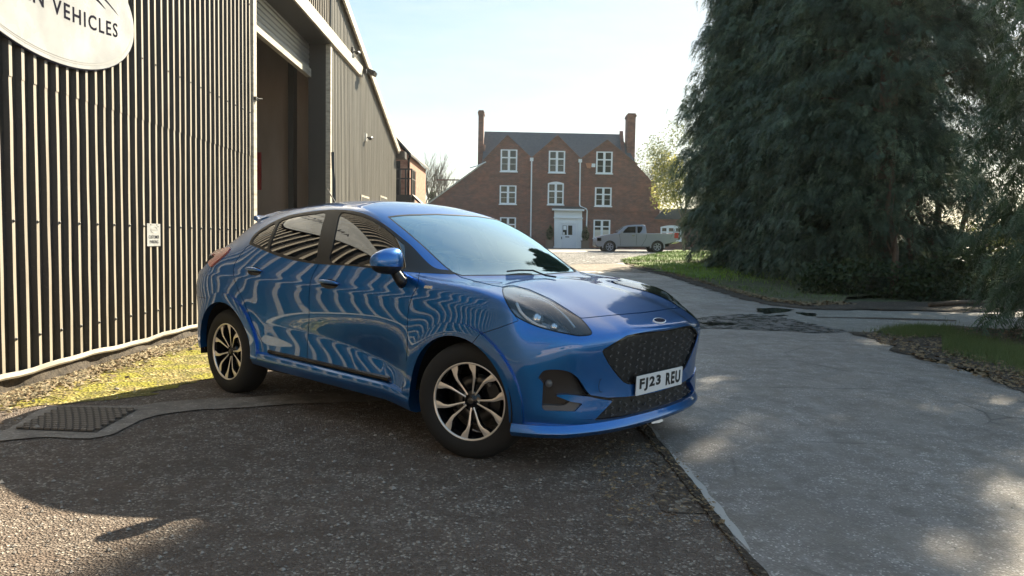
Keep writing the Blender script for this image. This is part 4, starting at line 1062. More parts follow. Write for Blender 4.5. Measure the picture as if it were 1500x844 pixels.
def speckle(name, dark, mid, light, scale=85, rough=.85, bump=.5, patch=(.10,.075,.055), patch_amt=.5, wet=None, spec=.5, chips=.82, dist=.012):
    m = principled(name, mid, rough, spec=spec); g = NG(m); co = g.coord()
    v = g.n('ShaderNodeTexVoronoi', Scale=scale); g.l(co, v.inputs['Vector'])
    v2 = g.n('ShaderNodeTexVoronoi', Scale=scale*.37); g.l(co, v2.inputs['Vector'])
    n1 = g.noise(co, scale*.35, 6, .72); n2 = g.noise(co, .9, 6, .62); n3 = g.noise(co, 5.5, 5, .7)
    sep = g.n('ShaderNodeSeparateColor'); g.l(v.outputs['Color'], sep.inputs[0])
    sp2 = g.n('ShaderNodeSeparateColor'); g.l(v2.outputs['Color'], sp2.inputs[0])
    base = g.ramp(n1, [(.30, dark), (.55, mid), (.80, light)])
    base = g.mix(g.ramp(sep.outputs[0], [(.0, .55), (1., 0.)]), base, dark)
    base = g.mix(g.ramp(sep.outputs[1], [(chips, 0.), (chips+.04, .75)]), base, tuple(min(1, c*1.7) for c in light))
    base = g.mix(g.ramp(sp2.outputs[1], [(.95, 0.), (.97, .35)]), base, tuple(min(1, c*1.4) for c in light))
    base = g.mix(g.math('MULTIPLY', g.ramp(n3, [(.42, 0.), (.62, 1.)]), patch_amt), base, patch)
    base = g.mix(g.ramp(n2, [(.40, 0.), (.68, .5)]), base, tuple(c*.8 for c in dark)); n4 = g.noise(co, 2.3, 7, .72, .6); base = g.mix(g.math('MULTIPLY', g.ramp(n4, [(.50, 0.), (.60, 1.)]), patch_amt*.55), base, tuple(min(1., c*1.25) for c in patch))
    g.col(base)
    h = g.math('ADD', g.math('MULTIPLY', v.outputs['Distance'], 1.1), g.math('MULTIPLY', n1, 1.2))
    h = g.math('ADD', h, g.math('MULTIPLY', n3, .9)); g.bump(h, bump, dist)
    return m, g, n2
# land: one sheet out to the horizon
M_LAND, g, _ = speckle('field_soil', (.035,.045,.015), (.06,.075,.025), (.10,.11,.045), 14, .95, .5)
xs = [-1500,-300,-120,-60,-30,-12,0,12,30,60,120,300,1500]; ys = [-600,-100,-20,0,12,20,30,40,47,60,100,250,700,3000]
V_ = [(x, y, gh(y)-.02) for x in xs for y in ys]; ny = len(ys)
F_ = [(i*ny+j, (i+1)*ny+j, (i+1)*ny+j+1, i*ny+j+1) for i in range(len(xs)-1) for j in range(ny-1)]
tag(mesh_obj('ground', V_, F_, M_LAND), kind='structure')
# drive: worn grey tarmac
M_DRIVE, g, n2 = speckle('drive_tarmac', (.17,.145,.13), (.31,.275,.25), (.50,.455,.42), 120, .75, .6, (.17,.145,.12), .85, spec=.5, chips=.90, dist=.008)
co = g.coord((1, .22, 1)); streak = g.noise(co, 5, 5, .65)
old = g.b.inputs['Base Color'].links[0].from_socket
# cracks and tar joints
vc = g.n('ShaderNodeTexVoronoi', Scale=.55, _feature='DISTANCE_TO_EDGE'); nz = g.n('ShaderNodeTexNoise', Scale=2.5, Detail=6)
mp = g.coord(); mxv = g.t.nodes.new('ShaderNodeVectorMath'); mxv.operation = 'ADD'; sc_ = g.t.nodes.new('ShaderNodeVectorMath'); sc_.operation = 'SCALE'; sc_.inputs['Scale'].default_value = .55
g.l(nz.outputs['Color'], sc_.inputs[0]); g.l(mp, mxv.inputs[0]); g.l(sc_.outputs[0], mxv.inputs[1]); g.l(mxv.outputs[0], vc.inputs['Vector'])
crack = g.ramp(vc.outputs['Distance'], [(.0, .9), (.003, .6), (.009, 0.)])
msk = g.ramp(g.noise(g.coord(), .8, 3), [(.48, 0.), (.60, 1.)])
g.col(g.mix(g.math('MULTIPLY', crack, msk), g.mix(g.ramp(streak, [(.5, 0.), (.75, .5)]), old, (.34,.305,.28)), (.07,.06,.052)))
g.rough(g.ramp(n2, [(.3, .42), (.6, .66)]))
drive = [(.93,-22),(.95,2.0),(.97,2.8),(.915,5.2),(.80,8),(.3,12),(-.6,18),(-1.5,26),(-2.5,40),(-3,50),(12,50),(12,46)] 
drive += [gp(915,382),gp(915,391),gp(965,401.5),gp(1020,417),gp(1080,434),gp(1130,446),gp(1180,452),gp(1240,453),gp(1400,458),(26,17.5),(26,12.5),gp(1420,487),gp(1340,489),gp(1262,490),gp(1300,506),gp(1350,524),gp(1400,541),gp(1450,556),gp(1510,579),(8,5.2),(8.5,2),(9,-22)]
area('driveway', drive, .016, .16, M_DRIVE, .05)
# yard: older, rougher, browner surface on the left of the joint
M_YARD, g, n2 = speckle('yard_tarmac', (.16,.12,.095), (.36,.29,.24), (.60,.52,.45), 95, .9, 1.0, (.18,.125,.095), .7, chips=.88, dist=.035)
yard = [(-3.9,-22),(-3.9,7),(-4.1,30),(-4.3,48),(-2.5,48),(-2.2,40),(-1.3,26),(-.5,18),(.35,12),(.83,8),(.93,5.2),(.985,2.8),(.965,2.0),(.945,-22)]
area('yard', yard, .008, .16, M_YARD, .02)
# ragged dark joint between the two surfaces, with a whitish edge, its sunlit border put into the colour
M_DIRT, g, _ = speckle('leaf_dirt', (.04,.028,.019), (.10,.072,.05), (.20,.155,.11), 45, .95, 1.0, (.045,.03,.02), .6, chips=.9, dist=.03)
jl = [(.985,1.9),(.965,2.6),(.94,3.4),(.93,4.2),(.905,5.2),(.83,7.0),(.72,8.6)]
M_DIRT2, g, _ = speckle('dry_dirt', (.07,.05,.035), (.15,.11,.08), (.28,.23,.18), 45, .95, .8, (.06,.04,.03), .5, chips=.9, dist=.02)
area('joint_dirt', [(x-.035, y) for x, y in jl]+[(x+.012, y) for x, y in jl[::-1]], .021, .02, M_DIRT, .018, seed=4)
area('sunlit_edge', [(x+.0, y) for x, y in jl]+[(x+.05, y) for x, y in jl[::-1]], .0185, .02, principled('pale_edge', (.42,.39,.36), .8), .03, seed=9)
area('joint_dirt', [(.74,3.6),(.85,3.5),(.93,3.6),(.93,4.1),(.86,4.3),(.80,4.0)], .0125, .03, M_DIRT2, .10, seed=12)
# mossy strip under the shed wall
M_MOSS, g, n2 = speckle('mossy_grit', (.17,.125,.035), (.40,.31,.09), (.55,.46,.22), 38, .95, 1.0, (.11,.11,.012), .85, chips=.84, dist=.025)
co = g.coord(); mz = g.noise(co, 2.6, 5, .65); old = g.b.inputs['Base Color'].links[0].from_socket
g.col(g.mix(g.ramp(mz, [(.50, 0.), (.60, .85)]), old, (.27,.25,.015)))
area('moss_strip', [(-3.86,-4),(-3.87,12),(-2.9,12),(-2.3,10),(-2.2,8.6),(-2.4,7.2),(-2.75,6.2),(-3.2,5.4),(-3.5,4.6),(-3.6,1)], .013, .06, M_MOSS, .22, seed=5)
M_LITTER, g, n2 = speckle('gritty_litter', (.10,.075,.04), (.30,.24,.14), (.50,.42,.30), 26, .95, 1.0, (.04,.028,.016), .6, chips=.75, dist=.04)
area('litter_strip', [(-3.9,-4),(-3.92,11.4),(-3.72,11.4),(-3.66,9),(-3.60,7.5),(-3.58,6),(-3.56,4),(-3.6,0)], .020, .04, M_LITTER, .16, seed=6, bumpy=.02)
# concrete patch with the drain cover
cs_ = [gp(0,638),gp(70,598),gp(205,598),gp(240,592),gp(300,588),gp(360,586),gp(430,580),gp(520,577),gp(640,575),gp(640,590),gp(500,592),gp(430,594),gp(350,600),gp(290,603),gp(235,610),gp(205,619),gp(165,639),gp(135,646),gp(60,644),gp(0,650)]
M_CPATCH, g, n2 = speckle('trench_concrete', (.22,.18,.15), (.30,.26,.22), (.38,.34,.30), 110, .9, .3, (.07,.055,.045), .5, chips=.95, dist=.006)
area('concrete_patch', cs_, .017, .04, M_CPATCH, .03, seed=8)
# side lane of concrete slabs, far right
M_LANE, g, n2 = speckle('lane_concrete', (.17,.155,.135), (.25,.235,.21), (.33,.315,.285), 60, .85, .3, (.10,.09,.075), .5, chips=.93, dist=.006)
lane = [gp(1108,463),gp(1130,457),gp(1200,456),gp(1300,458),gp(1400,461),(26,17.1),(26,13.2),gp(1410,484),gp(1330,487),gp(1262,489),gp(1200,480),gp(1150,471)]
area('side_lane', lane, .022, .12, M_LANE, .05, seed=3)
area('lane_joint', [gp(1195,466),gp(1300,468),gp(1400,471),gp(1400,473),gp(1300,470),gp(1195,467.5)], .0265, .05, M_DIRT, .05, seed=13)
# wet dark band and puddles
M_WET = principled('wet_tarmac', (.035,.033,.033), .16); g = NG(M_WET); n1 = g.noise(g.coord(), 6, 6, .7); g.rough(g.ramp(n1, [(.42, .10), (.6, .5)])); g.bump(g.noise(g.coord(), 50, 4), .25, .006); g.col(g.ramp(n1, [(.4, (.10,.09,.085)), (.62, (.20,.18,.17))]))
area('wet_patch', [gp(1000,470),gp(1040,466),gp(1090,462),gp(1140,465),gp(1195,477),gp(1245,488),gp(1200,491),gp(1140,487),gp(1060,483),gp(1005,482)], .0225, .06, M_WET, .09, seed=21)
M_WATER = principled('puddle_water', (.02,.02,.02), .02, spec=.8)
for k, q in enumerate(([ (1103,453),(1140,452.5),(1165,455),(1160,460),(1120,462),(1100,458)], [(1120,463.5),(1150,461.5),(1162,465),(1140,467)], [(1172,460),(1190,461),(1195,466),(1178,465)], [(1020,475),(1060,474.5),(1080,478),(1040,479)])):
    area('puddle', [gp(*p) for p in q], .0255, .04, M_WATER, .12, seed=30+k)
area('puddle', [gp(944,620),gp(955,617.5),gp(966,619),gp(961,623),gp(948,624)], .0215, .02, M_WATER, .05, seed=41)
# verges
M_GRASS, g, n2 = speckle('turf', (.06,.11,.010), (.13,.21,.018), (.22,.30,.04), 30, .9, .6, (.07,.10,.02), .4, chips=.97)
verge = [gp(908,384),gp(935,377.5),gp(975,370),gp(1000,366.5),gp(1040,366),(13,40),(13,20),gp(1240,438),gp(1232,447),gp(1180,448),gp(1130,442),gp(1080,429.5),gp(1020,412),gp(965,397.5),gp(925,390)]
M_CG, g, _ = speckle('thin_turf', (.035,.04,.014), (.085,.10,.035), (.16,.17,.075), 40, .95, .8, (.075,.052,.03), .8)  # soil-mixed turf; on the verge its dull tone carries the shade too
area('grass_verge', verge, .045, .2, M_CG, .12, seed=2, bumpy=.03)
lit_v = [gp(908,384),gp(935,377.5),gp(975,370),gp(1000,366.5),gp(1040,366),(11,36),gp(1040,396),gp(1062,414),gp(1045,418),gp(1020,410),gp(965,396.5),gp(925,389)]
area('lit_verge', lit_v, .052, .2, M_GRASS, .5, seed=22, bumpy=.03)  # sunlit stretch, the sun put into a brighter turf colour
dv = [gp(925,388),gp(965,396),gp(1020,410),gp(1080,427),gp(1130,440),gp(1180,446),gp(1235,444),(13,16.6),(13,15.6),gp(1400,459),gp(1300,457),gp(1240,456),gp(1180,454.5),gp(1130,449.5),gp(1080,437.5),gp(1020,420.5),gp(965,404),gp(920,393)]
area('verge_soil', dv, .030, .12, M_DIRT, .16, seed=7, bumpy=.02)
corner = [gp(1262,491),gp(1300,487),gp(1400,484),(26,12.8),(26,2),(6.6,2),gp(1510,582),gp(1450,562),gp(1400,547),gp(1350,530),gp(1300,511)]
area('corner_soil', corner, .032, .10, M_DIRT, .20, seed=10, bumpy=.03)
area('corner_grass', [gp(1305,488),gp(1350,485),gp(1385,487),gp(1375,496),gp(1330,494)], .050, .06, M_CG, .5, seed=11, bumpy=.02)
area('corner_grass', [gp(1390,505),gp(1430,498),(7.2,8.5),(6.6,5.6),gp(1505,547),gp(1450,533),gp(1405,520)], .052, .06, M_CG, .5, seed=15, bumpy=.02)
# gravel in front of the house and the tan path before it
M_GRAVEL, g, n2 = speckle('pale_gravel', (.10,.095,.09), (.24,.23,.22), (.42,.41,.40), 9, .95, 1.0, (.12,.11,.10), .5, chips=.85, dist=.08)
area('gravel_court', [gp(560,372),gp(700,371),gp(1000,370),gp(985,373),gp(960,379),gp(930,382),gp(905,387),gp(800,389),gp(560,391)], .026, .5, M_GRAVEL, .25, seed=16)
area('house_apron', [(-16,54.0),(-16,64.5),(14,64.5),(14,48.3),(2,49.2),(-4,51)], .024, .5, principled('apron_tarmac', (.06,.06,.065), .8), .15, seed=17)
M_TAN, g, n2 = speckle('tan_path', (.14,.11,.085), (.22,.18,.145), (.30,.26,.21), 18, .95, .5, (.12,.10,.08), .5)
area('tan_path', [gp(560,391),gp(800,389),gp(905,387),gp(930,391),gp(960,402),gp(900,398),gp(800,397),gp(560,400)], .0245, .4, M_TAN, .3, seed=18)
# drain cover: chequered blocks in a frame
c0, c1_, c2, c3 = (Vector(gp(*q)) for q in ((22,633), (86,601), (203,603.5), (141,638)))
dc = empty('drain_cover', ((c0+c2)/2), 0, 'old metal drain cover with a block pattern set in the concrete patch', 'drain cover'); DP = Vector(dc.location)
def bil(u, v, z=0): p = (c0*(1-u)+c3*u)*(1-v)+(c1_*(1-u)+c2*u)*v; return Vector((p.x, p.y, .022+z))-DP
M_IRON = principled('worn_iron', (.13,.11,.095), .65, .2)
b = MB(); 
M_IRON2 = principled('iron_bed', (.07,.055,.042), .8)
MB().add([bil(0,0,-.003), bil(1,0,-.003), bil(1,1,-.003), bil(0,1,-.003)], [(0,1,2,3)]).build('cover_bed', M_IRON2, dc)
nr, nc = 13, 11
for r_ in range(nr):
    for c_ in range(nc):
        o_ = .5 if r_ % 2 else 0
        u0 = (c_+o_+.10)/(nc+.5); u1 = (c_+o_+.90)/(nc+.5); v0 = (r_+.14)/nr; v1 = (r_+.86)/nr
        q = [bil(u0,v0), bil(u1,v0), bil(u1,v1), bil(u0,v1)]; t_ = [p+Vector((0,0,.011)) for p in q]
        b.add(q+t_, [(4,5,6,7),(0,1,5,4),(1,2,6,5),(2,3,7,6),(3,0,4,7)])
b.build('cover_blocks', M_IRON, dc)
# loose stones and litter: uncountable
def scatter(name, pts, shape, m, kind='stuff'):
    V = []; F = []
    for (x, y, z, s) in pts:
        sv, sf = shape(s); k = len(V); V += [(x+a, y+b_, z+c) for a, b_, c in sv]; F += [tuple(i+k for i in f) for f in sf]
    return tag(mesh_obj(name, V, F, m), kind=kind)
def stone(s):
    p = []
    for a, b_, c in ((1,0,0),(-1,0,0),(0,1,0),(0,-1,0),(0,0,.7),(0,0,-.3)):
        j = lambda: rnd.uniform(.7, 1.25)
        p.append((a*s*j()+rnd.uniform(-.2,.2)*s, b_*s*j()+rnd.uniform(-.2,.2)*s, c*s*j()))
    return p, [(0,2,4),(2,1,4),(1,3,4),(3,0,4),(2,0,5),(1,2,5),(3,1,5),(0,3,5)]
def leaf(s):
    a = rnd.uniform(0, 6.28); c, n = math.cos(a), math.sin(a); t = rnd.uniform(-.5, .5); w_ = s*rnd.uniform(.25, .5)
    q = [(-s, 0, 0), (0, -w_, s*t), (s, 0, s*rnd.uniform(-.2, .5)), (0, w_, s*rnd.uniform(-.1, .3))]
    return [(x*c-y*n, x*n+y*c, z+.006) for x, y, z in q], [(0,1,2,3)]
M_ST = principled('stone_chips', (.28,.25,.22), .85); M_LF = principled('dead_leaves', (.22,.15,.08), .8)
pts = []
for _ in range(5200):
    y = 1.9+rnd.random()**1.6*8; x = rnd.uniform(-3.6, .9)
    if abs(x) > y*.72: continue
    pts.append((x, y, .011, rnd.choice([.0035,.004,.005,.006,.008,.012])*(1 if rnd.random() < .96 else 1.8)))
for _ in range(900):
    pts.append((rnd.uniform(.95, 4), 2+rnd.random()*7, .018, rnd.choice([.003,.004,.006])))
scatter('loose_chippings', pts, stone, M_ST)
pts = [(wx(y)+.06+abs(rnd.gauss(0, .13)), y, .024, rnd.uniform(.008,.028)) for y in [4+rnd.random()*8 for _ in range(2600)]]
scatter('wall_rubble', pts, stone, principled('rubble', (.42,.34,.21), .9))
pts = [(wx(y)+.05+abs(rnd.gauss(0, .22)), y, .026, rnd.uniform(.015,.035)) for y in [4+rnd.random()*8 for _ in range(1500)]]
for _ in range(2600):
    p = gp(rnd.uniform(1262, 1500), rnd.uniform(486, 575))
    if sdf(np.array([[p.x, p.y]]), [(q[0], q[1]) for q in corner])[0] < .05: pts.append((p.x, p.y, .045, rnd.uniform(.015,.04)))
for _ in range(2200):
    t = rnd.random(); k = rnd.randrange(0, 6); a = Vector(dv[k][:2]); b_ = Vector(dv[k+1][:2]); p = a.lerp(b_, t)
    y = p.y-rnd.uniform(0, .7); pts.append((p.x-rnd.uniform(0,.3), y, gh(y)+.045, rnd.uniform(.02,.05)))
for _ in range(500): pts.append((rnd.uniform(.45,.95), rnd.uniform(3.3,4.7), .02, rnd.uniform(.008,.018)))
for _ in range(160): pts.append((.93+rnd.gauss(0,.03), rnd.uniform(2,5.2), .022, rnd.uniform(.006,.014)))
scatter('leaf_litter', pts, leaf, M_LF)
# a few single larger stones by the wall
for k, (x, y, s) in enumerate(((-3.08, 5.98, .035), (-3.42, 9.3, .11), (-3.50, 9.75, .14), (-2.95, 4.75, .028))):
    v, f = stone(s); o = mesh_obj('stone', [(a+x, b_+y, c+.03) for a, b_, c in v], f, M_ST, autosmooth=30); md = o.modifiers.new('b', 'BEVEL'); md.width = s*.25; md.segments = 2
    tag(o, ['small pale stone lying on the mossy strip near the wall', 'broken concrete lump at the foot of the shed near the rear wheel', 'larger broken block against the shed base by the doorpost', 'small stone beside the drain cover on the shaded yard'][k], 'stone')
# grass blades
def blades(name, n, fn, m, hmin, hmax, w_):
    V = []; F = []
    for _ in range(n):
        p = fn()
        if p is None: continue
        a = rnd.uniform(0, 6.28); h = rnd.uniform(hmin, hmax); ln = rnd.uniform(-.4, .4)*h; k = len(V)
        ca, sa = math.cos(a)*w_, math.sin(a)*w_
        V += [(p[0]-ca, p[1]-sa, p[2]), (p[0]+ca, p[1]+sa, p[2]), (p[0]+ln, p[1]+rnd.uniform(-.3, .3)*h, p[2]+h)]; F.append((k, k+1, k+2))
    return tag(mesh_obj(name, V, F, m), kind='stuff')
M_BL = principled('grass_blades', (.09,.16,.015), .6); g = NG(M_BL); g.col(g.ramp(g.noise(g.coord(), 1.3, 3), [(.3, (.10,.19,.014)), (.55, (.18,.29,.022)), (.8, (.27,.33,.06))]))
va = np.array([(p[0], p[1]) for p in verge])
def fv():
    y = 15+rnd.random()**1.3*33; x = rnd.uniform(4, 13)
    return (x, y, gh(y)+.04) if sdf(np.array([[x, y]]), va)[0] < 0 else None
def fv_far(): p = fv(); return p if p and p[1] > 23+rnd.gauss(0, 2) else None
def fv_near(): p = fv(); return p if p and p[1] < 25 and (math.sin(p[0]*2.3+p[1]*1.1)+math.sin(p[1]*3.1)+rnd.gauss(0, .8)) > -.2 else None
M_SHG = principled('shade_grass', (.10,.14,.04), .7)  # duller blades, the shade under the conifers put into their colour
blades('verge_grass', 34000, fv_far, M_BL, .05, .13, .012)
blades('thin_verge_grass', 26000, fv_near, M_SHG, .03, .10, .009)
def fc():
    if rnd.random() < .35: p = gp(rnd.gauss(1345, 24), rnd.gauss(490, 3.5))
    else: x_ = rnd.uniform(1380, 1505); p = gp(x_, rnd.gauss(500+(x_-1380)*.27, 9))
    return (p.x, p.y, .04)
blades('corner_blades', 17000, fc, M_SHG, .03, .09, .004)
# ================================================================ conifers
def foliage_mat(name, dark, mid, light, rough=.55, trans=.25, scale=1.2):
    m = principled(name, mid, rough, spec=.35); g = NG(m); co = g.coord()
    n1 = g.noise(co, scale, 5, .7); n2 = g.noise(co, scale*9, 3, .6)
    g.col(g.mix(g.ramp(n2, [(.35, 0.), (.7, .6)]), g.ramp(n1, [(.36, dark), (.52, mid), (.68, light)]), mid))
    tr = g.t.nodes.new('ShaderNodeBsdfTranslucent'); g.l(g.b.inputs['Base Color'].links[0].from_socket, tr.inputs[0])
    mx = g.t.nodes.new('ShaderNodeMixShader'); mx.inputs[0].default_value = trans; ou = [n for n in g.t.nodes if n.type == 'OUTPUT_MATERIAL'][0]
    g.l(g.b.outputs[0], mx.inputs[1]); g.l(tr.outputs[0], mx.inputs[2]); g.l(mx.outputs[0], ou.inputs[0]); return m
M_CONI = foliage_mat('conifer_foliage', (.030,.045,.030), (.070,.100,.060), (.23,.27,.15))
M_BARK = principled('bark', (.10,.065,.042), .9); g = NG(M_BARK); n1 = g.noise(g.coord((1,1,.15)), 9, 6, .7); g.col(g.ramp(n1, [(.3, (.045,.028,.019)), (.7, (.17,.11,.075))])); g.bump(n1, .8, .03)
def spray(L, r_):
    """one flat drooping cypress spray along +X, sides +-Y; returns verts, tris (numpy)"""
    V = []; F = []
    n = 8
    def blade(p, d, l, w_):
        s = np.array([-d[1], d[0], 0.]); s /= max(1e-6, np.linalg.norm(s)); k = len(V)
        m = p+d*l*.45; V.extend([p, m+s*w_, p+d*l, m-s*w_]); F.append((k, k+1, k+2, k+3))
    P = [np.array([L*t, 0, -.55*L*t*t]) for t in np.linspace(0, 1, n+1)]
    for i in range(n):
        d = P[i+1]-P[i]; l_ = L*(.42-.27*i/n)*r_.uniform(.7, 1.3)
        for s in (1, -1):
            dd = d/np.linalg.norm(d)*.62+np.array([0, s*.80, -.10-.3*r_.random()]); dd /= np.linalg.norm(dd); blade(P[i], dd, l_, l_*.085)
            if i < 5: dd2 = dd*.8+np.array([.1, s*.55, -.25]); dd2 /= np.linalg.norm(dd2); blade(P[i]+dd*l_*.4, dd2, l_*.55, l_*.085)
    dd = P[n]-P[n-1]; blade(P[n-1], dd/np.linalg.norm(dd), L*.2, L*.02)
    return np.array(V), np.array(F)
_sr_ = np.random.default_rng(5)
SPR = [spray(1., _sr_) for _ in range(5)]
def crown(seed, H, Rb, zb=.3, n_bough=420, sp_per=26, size=.42, top_r=.25, keep=None, prof=None):
    """boughs arranged on the crown envelope, each a drooping fan of sprays"""
    r_ = np.random.default_rng(seed); VV = []; FF = []; k0 = 0; lims = []
    for b in range(n_bough):
        t = r_.random()**.85; z = zb+(H-zb)*t
        Rr = (Rb*(1-t**2.0)**.62+top_r*(1-t))*r_.uniform(.80, 1.10); 
        if prof: Rr *= prof(t)
        a = r_.uniform(0, 2*math.pi)
        Lb = min(Rr*.75, r_.uniform(1.0, 2.1)); rise = r_.uniform(-.15, .45)
        p0 = np.array([math.cos(a)*(Rr-Lb), math.sin(a)*(Rr-Lb), z]); 
        out = np.array([math.cos(a), math.sin(a), 0]); side = np.array([-out[1], out[0], 0])
        lims.append((p0, out, Lb, rise))
        m = sp_per
        for q in range(m):
            u = r_.random()**.7; lat = r_.normal(0, .30)*Lb*(.25+u*.75)
            p = p0+out*Lb*u+side*lat+np.array([0, 0, rise*Lb*u-.55*Lb*u*u-abs(lat)*.35+r_.normal(0, .07)])
            da = a+lat/Lb*1.1+r_.normal(0, .55); d = np.array([math.cos(da), math.sin(da), 0])
            droop = -r_.uniform(-.1, 1.0)-.35*u; x = d+np.array([0, 0, droop]); x /= np.linalg.norm(x)
            y = np.cross(np.array([0, 0, 1.]), x); y /= np.linalg.norm(y); y = y+np.array([0, 0, r_.normal(0, .6)]); y -= x*(y@x); y /= np.linalg.norm(y); zz = np.cross(x, y)
            S, Fs = SPR[r_.integers(5)]; s = size*r_.uniform(.6, 1.35)
            VV.append(p+(S*s)@np.array([x, y, zz])); FF.append(Fs+k0); k0 += len(S)
    return np.vstack(VV), np.vstack(FF), lims
def np_mesh(name, V, F, mat):
    me = bpy.data.meshes.new(name); n = len(V); nf = len(F); w_ = F.shape[1]
    me.vertices.add(n); me.vertices.foreach_set('co', V.astype(np.float32).ravel())
    me.loops.add(nf*w_); me.loops.foreach_set('vertex_index', F.astype(np.int32).ravel())
    me.polygons.add(nf); me.polygons.foreach_set('loop_start', np.arange(0, nf*w_, w_, dtype=np.int32)); me.polygons.foreach_set('loop_total', np.full(nf, w_, dtype=np.int32))
    me.materials.append(mat); me.update(); me.validate(); return me
def trunk_mesh(name, H, r0, lean, seed, limbs, mat, parent, top_r=.04, lims=None):
    r_ = random.Random(seed); mb = MB(); P = []
    for i in range(9): t = i/8; P.append((lean[0]*t+r_.uniform(-.06,.06)*H*.05, lean[1]*t+r_.uniform(-.06,.06)*H*.05, H*t-.1))
    mb.tube(P, [r0*(1-t/8)**.8+top_r for t in range(9)], 10)
    for j in range(limbs):
        if lims is not None:
            p0, out, Lb, rise = lims[(j*7) % len(lims)]; z = p0[2]
            pts = [(0, 0, max(.2, z-.5)), tuple(p0*np.array([.5, .5, 1])-np.array([0, 0, .2])), tuple(p0), tuple(p0+out*Lb*.5+np.array([0, 0, rise*Lb*.5-.15*Lb])), tuple(p0+out*Lb*.9+np.array([0, 0, rise*Lb*.8-.45*Lb]))]
            mb.tube(pts, [.05, .035, .025, .014, .006], 5)
    return mb.build(name, mat, parent, smooth=True)
pf_ = lambda t: .80+.27*min(1., t/.28)
cr1 = crown(11, 16.2, 2.9, .15, 800, 46, .34, prof=pf_); me1 = np_mesh('crown', cr1[0], cr1[1], M_CONI)
cr2 = crown(12, 15.0, 2.8, .15, 760, 46, .34, prof=pf_); me2 = np_mesh('crown', cr2[0], cr2[1], M_CONI)
conifers = [
 (9.75, 31.6, 2, 0.3, 1.0, 1.10, 'tall dark conifer at the far end of the row, beside the sunlit grass verge'),
 (9.75, 27.6, 1, 1.9, 1.05, .92, 'tall dark conifer second from the far end of the row along the drive'),
 (9.7, 23.8, 2, 2.6, 1.02, .945, 'tall dark conifer in the middle of the row along the drive'),
 (9.6, 20.2, 1, 4.0, .98, .96, 'tall dark conifer standing over the puddles, last of the row before the gap'),
 ]
for (x, y, kd, rz, sx, sz, lb) in conifers:
    t = empty('conifer_tree', (x, y, gh(y)), rz, lb, 'tree', 'tall conifers along the drive'); t.scale = (sx, sx, sz)
    o = bpy.data.objects.new('crown', me1 if kd == 1 else me2); COL.objects.link(o); o.parent = t
    trunk_mesh('trunk', 14.8, .26, (.1, .1), int(x*10+y), 26, M_BARK, t, lims=(cr1 if kd == 1 else cr2)[2])
# the near conifer on the right, finer sprays because it is close
cr3 = crown(21, 9.5, 2.55, .05, 680, 44, .27, prof=lambda t: .78+.42*t if t < .6 else 1.03); me3 = np_mesh('crown', cr3[0], cr3[1], foliage_mat('near_conifer_foliage', (.034,.060,.030), (.060,.100,.044), (.11,.16,.06)))
t = empty('conifer_tree', (8.6, 9.9, 0), 1.0, 'nearest conifer with drooping sprays at the right edge, rooted in the leafy soil corner', 'tree', 'tall conifers along the drive')
o = bpy.data.objects.new('crown', me3); COL.objects.link(o); o.parent = t
trunk_mesh('trunk', 8.8, .2, (.1, .1), 5, 20, M_BARK, t, lims=cr3[2])
# bare brown stems in the gap
for k, (px_, py_, tx, ty, Y, rr) in enumerate(((1308,452,1300,300,17.6,.09), (1345,440,1330,300,19.5,.06), (1388,425,1342,310,20.5,.06), (1400,430,1430,250,21.5,.09), (1365,430,1372,200,22,.11))):
    a = at(px_, py_, Y); b_ = at(tx, ty, Y+.3); a.z = gh(Y)-.05; m_ = a.lerp(b_, .5)+Vector((.12*(-1)**k, 0, 0))
    o = MB().tube([a, m_, b_, b_+Vector((.1, 0, .8))], [rr, rr*.8, rr*.6, rr*.3], 8)
    for q in range(7):
        s = a.lerp(b_, rnd.uniform(.2, .95)); e = s+Vector((rnd.uniform(-1.1, 1.1), rnd.uniform(-.6, .6), rnd.uniform(-.1, .9))); o.tube([s, s.lerp(e, .5)+Vector((0,0,.1)), e], [rr*.25, rr*.16, .006], 5)
    o = o.build('dead_tree', M_BARK, smooth=True)
    tag(o, ['straight brown trunk at the left side of the gap between the conifers', 'thin leaning stem just right of the brown trunk in the gap', 'crooked stem leaning left across the bright gap', 'stem at the right side of the gap by the nearest conifer', 'thicker upright stem seen deep in the middle of the gap'][k], 'tree stem', 'bare stems in the gap')
# undergrowth seen through the gap and the log
M_UND = foliage_mat('undergrowth_leaves', (.05,.06,.02), (.12,.13,.04), (.24,.24,.08), trans=.4)
def leaf_cloud(seed, n, cen, rad, size, shape=None, aspect=.5):
    r_ = np.random.default_rng(seed); P = r_.normal(0, 1, (n, 3)); P /= np.linalg.norm(P, axis=1)[:, None]; P *= (r_.random(n)**.4)[:, None]
    nb = 26; bl = r_.normal(0, 1, (nb, 3)); bl /= np.linalg.norm(bl, axis=1)[:, None]; bl *= .75
    P = bl[r_.integers(nb, size=n)]+P*.42
    P = P*np.array(rad)+np.array(cen); D = r_.normal(0, 1, (n, 3)); D /= np.linalg.norm(D, axis=1)[:, None]; E = np.cross(D, r_.normal(0, 1, (n, 3))); E /= np.linalg.norm(E, axis=1)[:, None]
    s = size*r_.uniform(.5, 1.4, n)[:, None]
    V = np.stack([P-D*s, P+E*s*aspect, P+D*s, P-E*s*aspect], 1).reshape(-1, 3); F = np.arange(4*n).reshape(-1, 4); return V, F
o = bpy.data.objects.new('undergrowth', np_mesh('undergrowth', *leaf_cloud(3, 9000, (17.2, 24.5, 1.0), (4.5, 1.6, 1.2), .09), M_UND)); COL.objects.link(o); tag(o, kind='stuff')
area('sunlit_field', [(11, 22), (60, 16), (90, 60), (20, 60), (12, 45)], .06, 1.2, M_GRASS, .3, seed=51)
a = gp(1362, 452); b_ = gp(1452, 447)
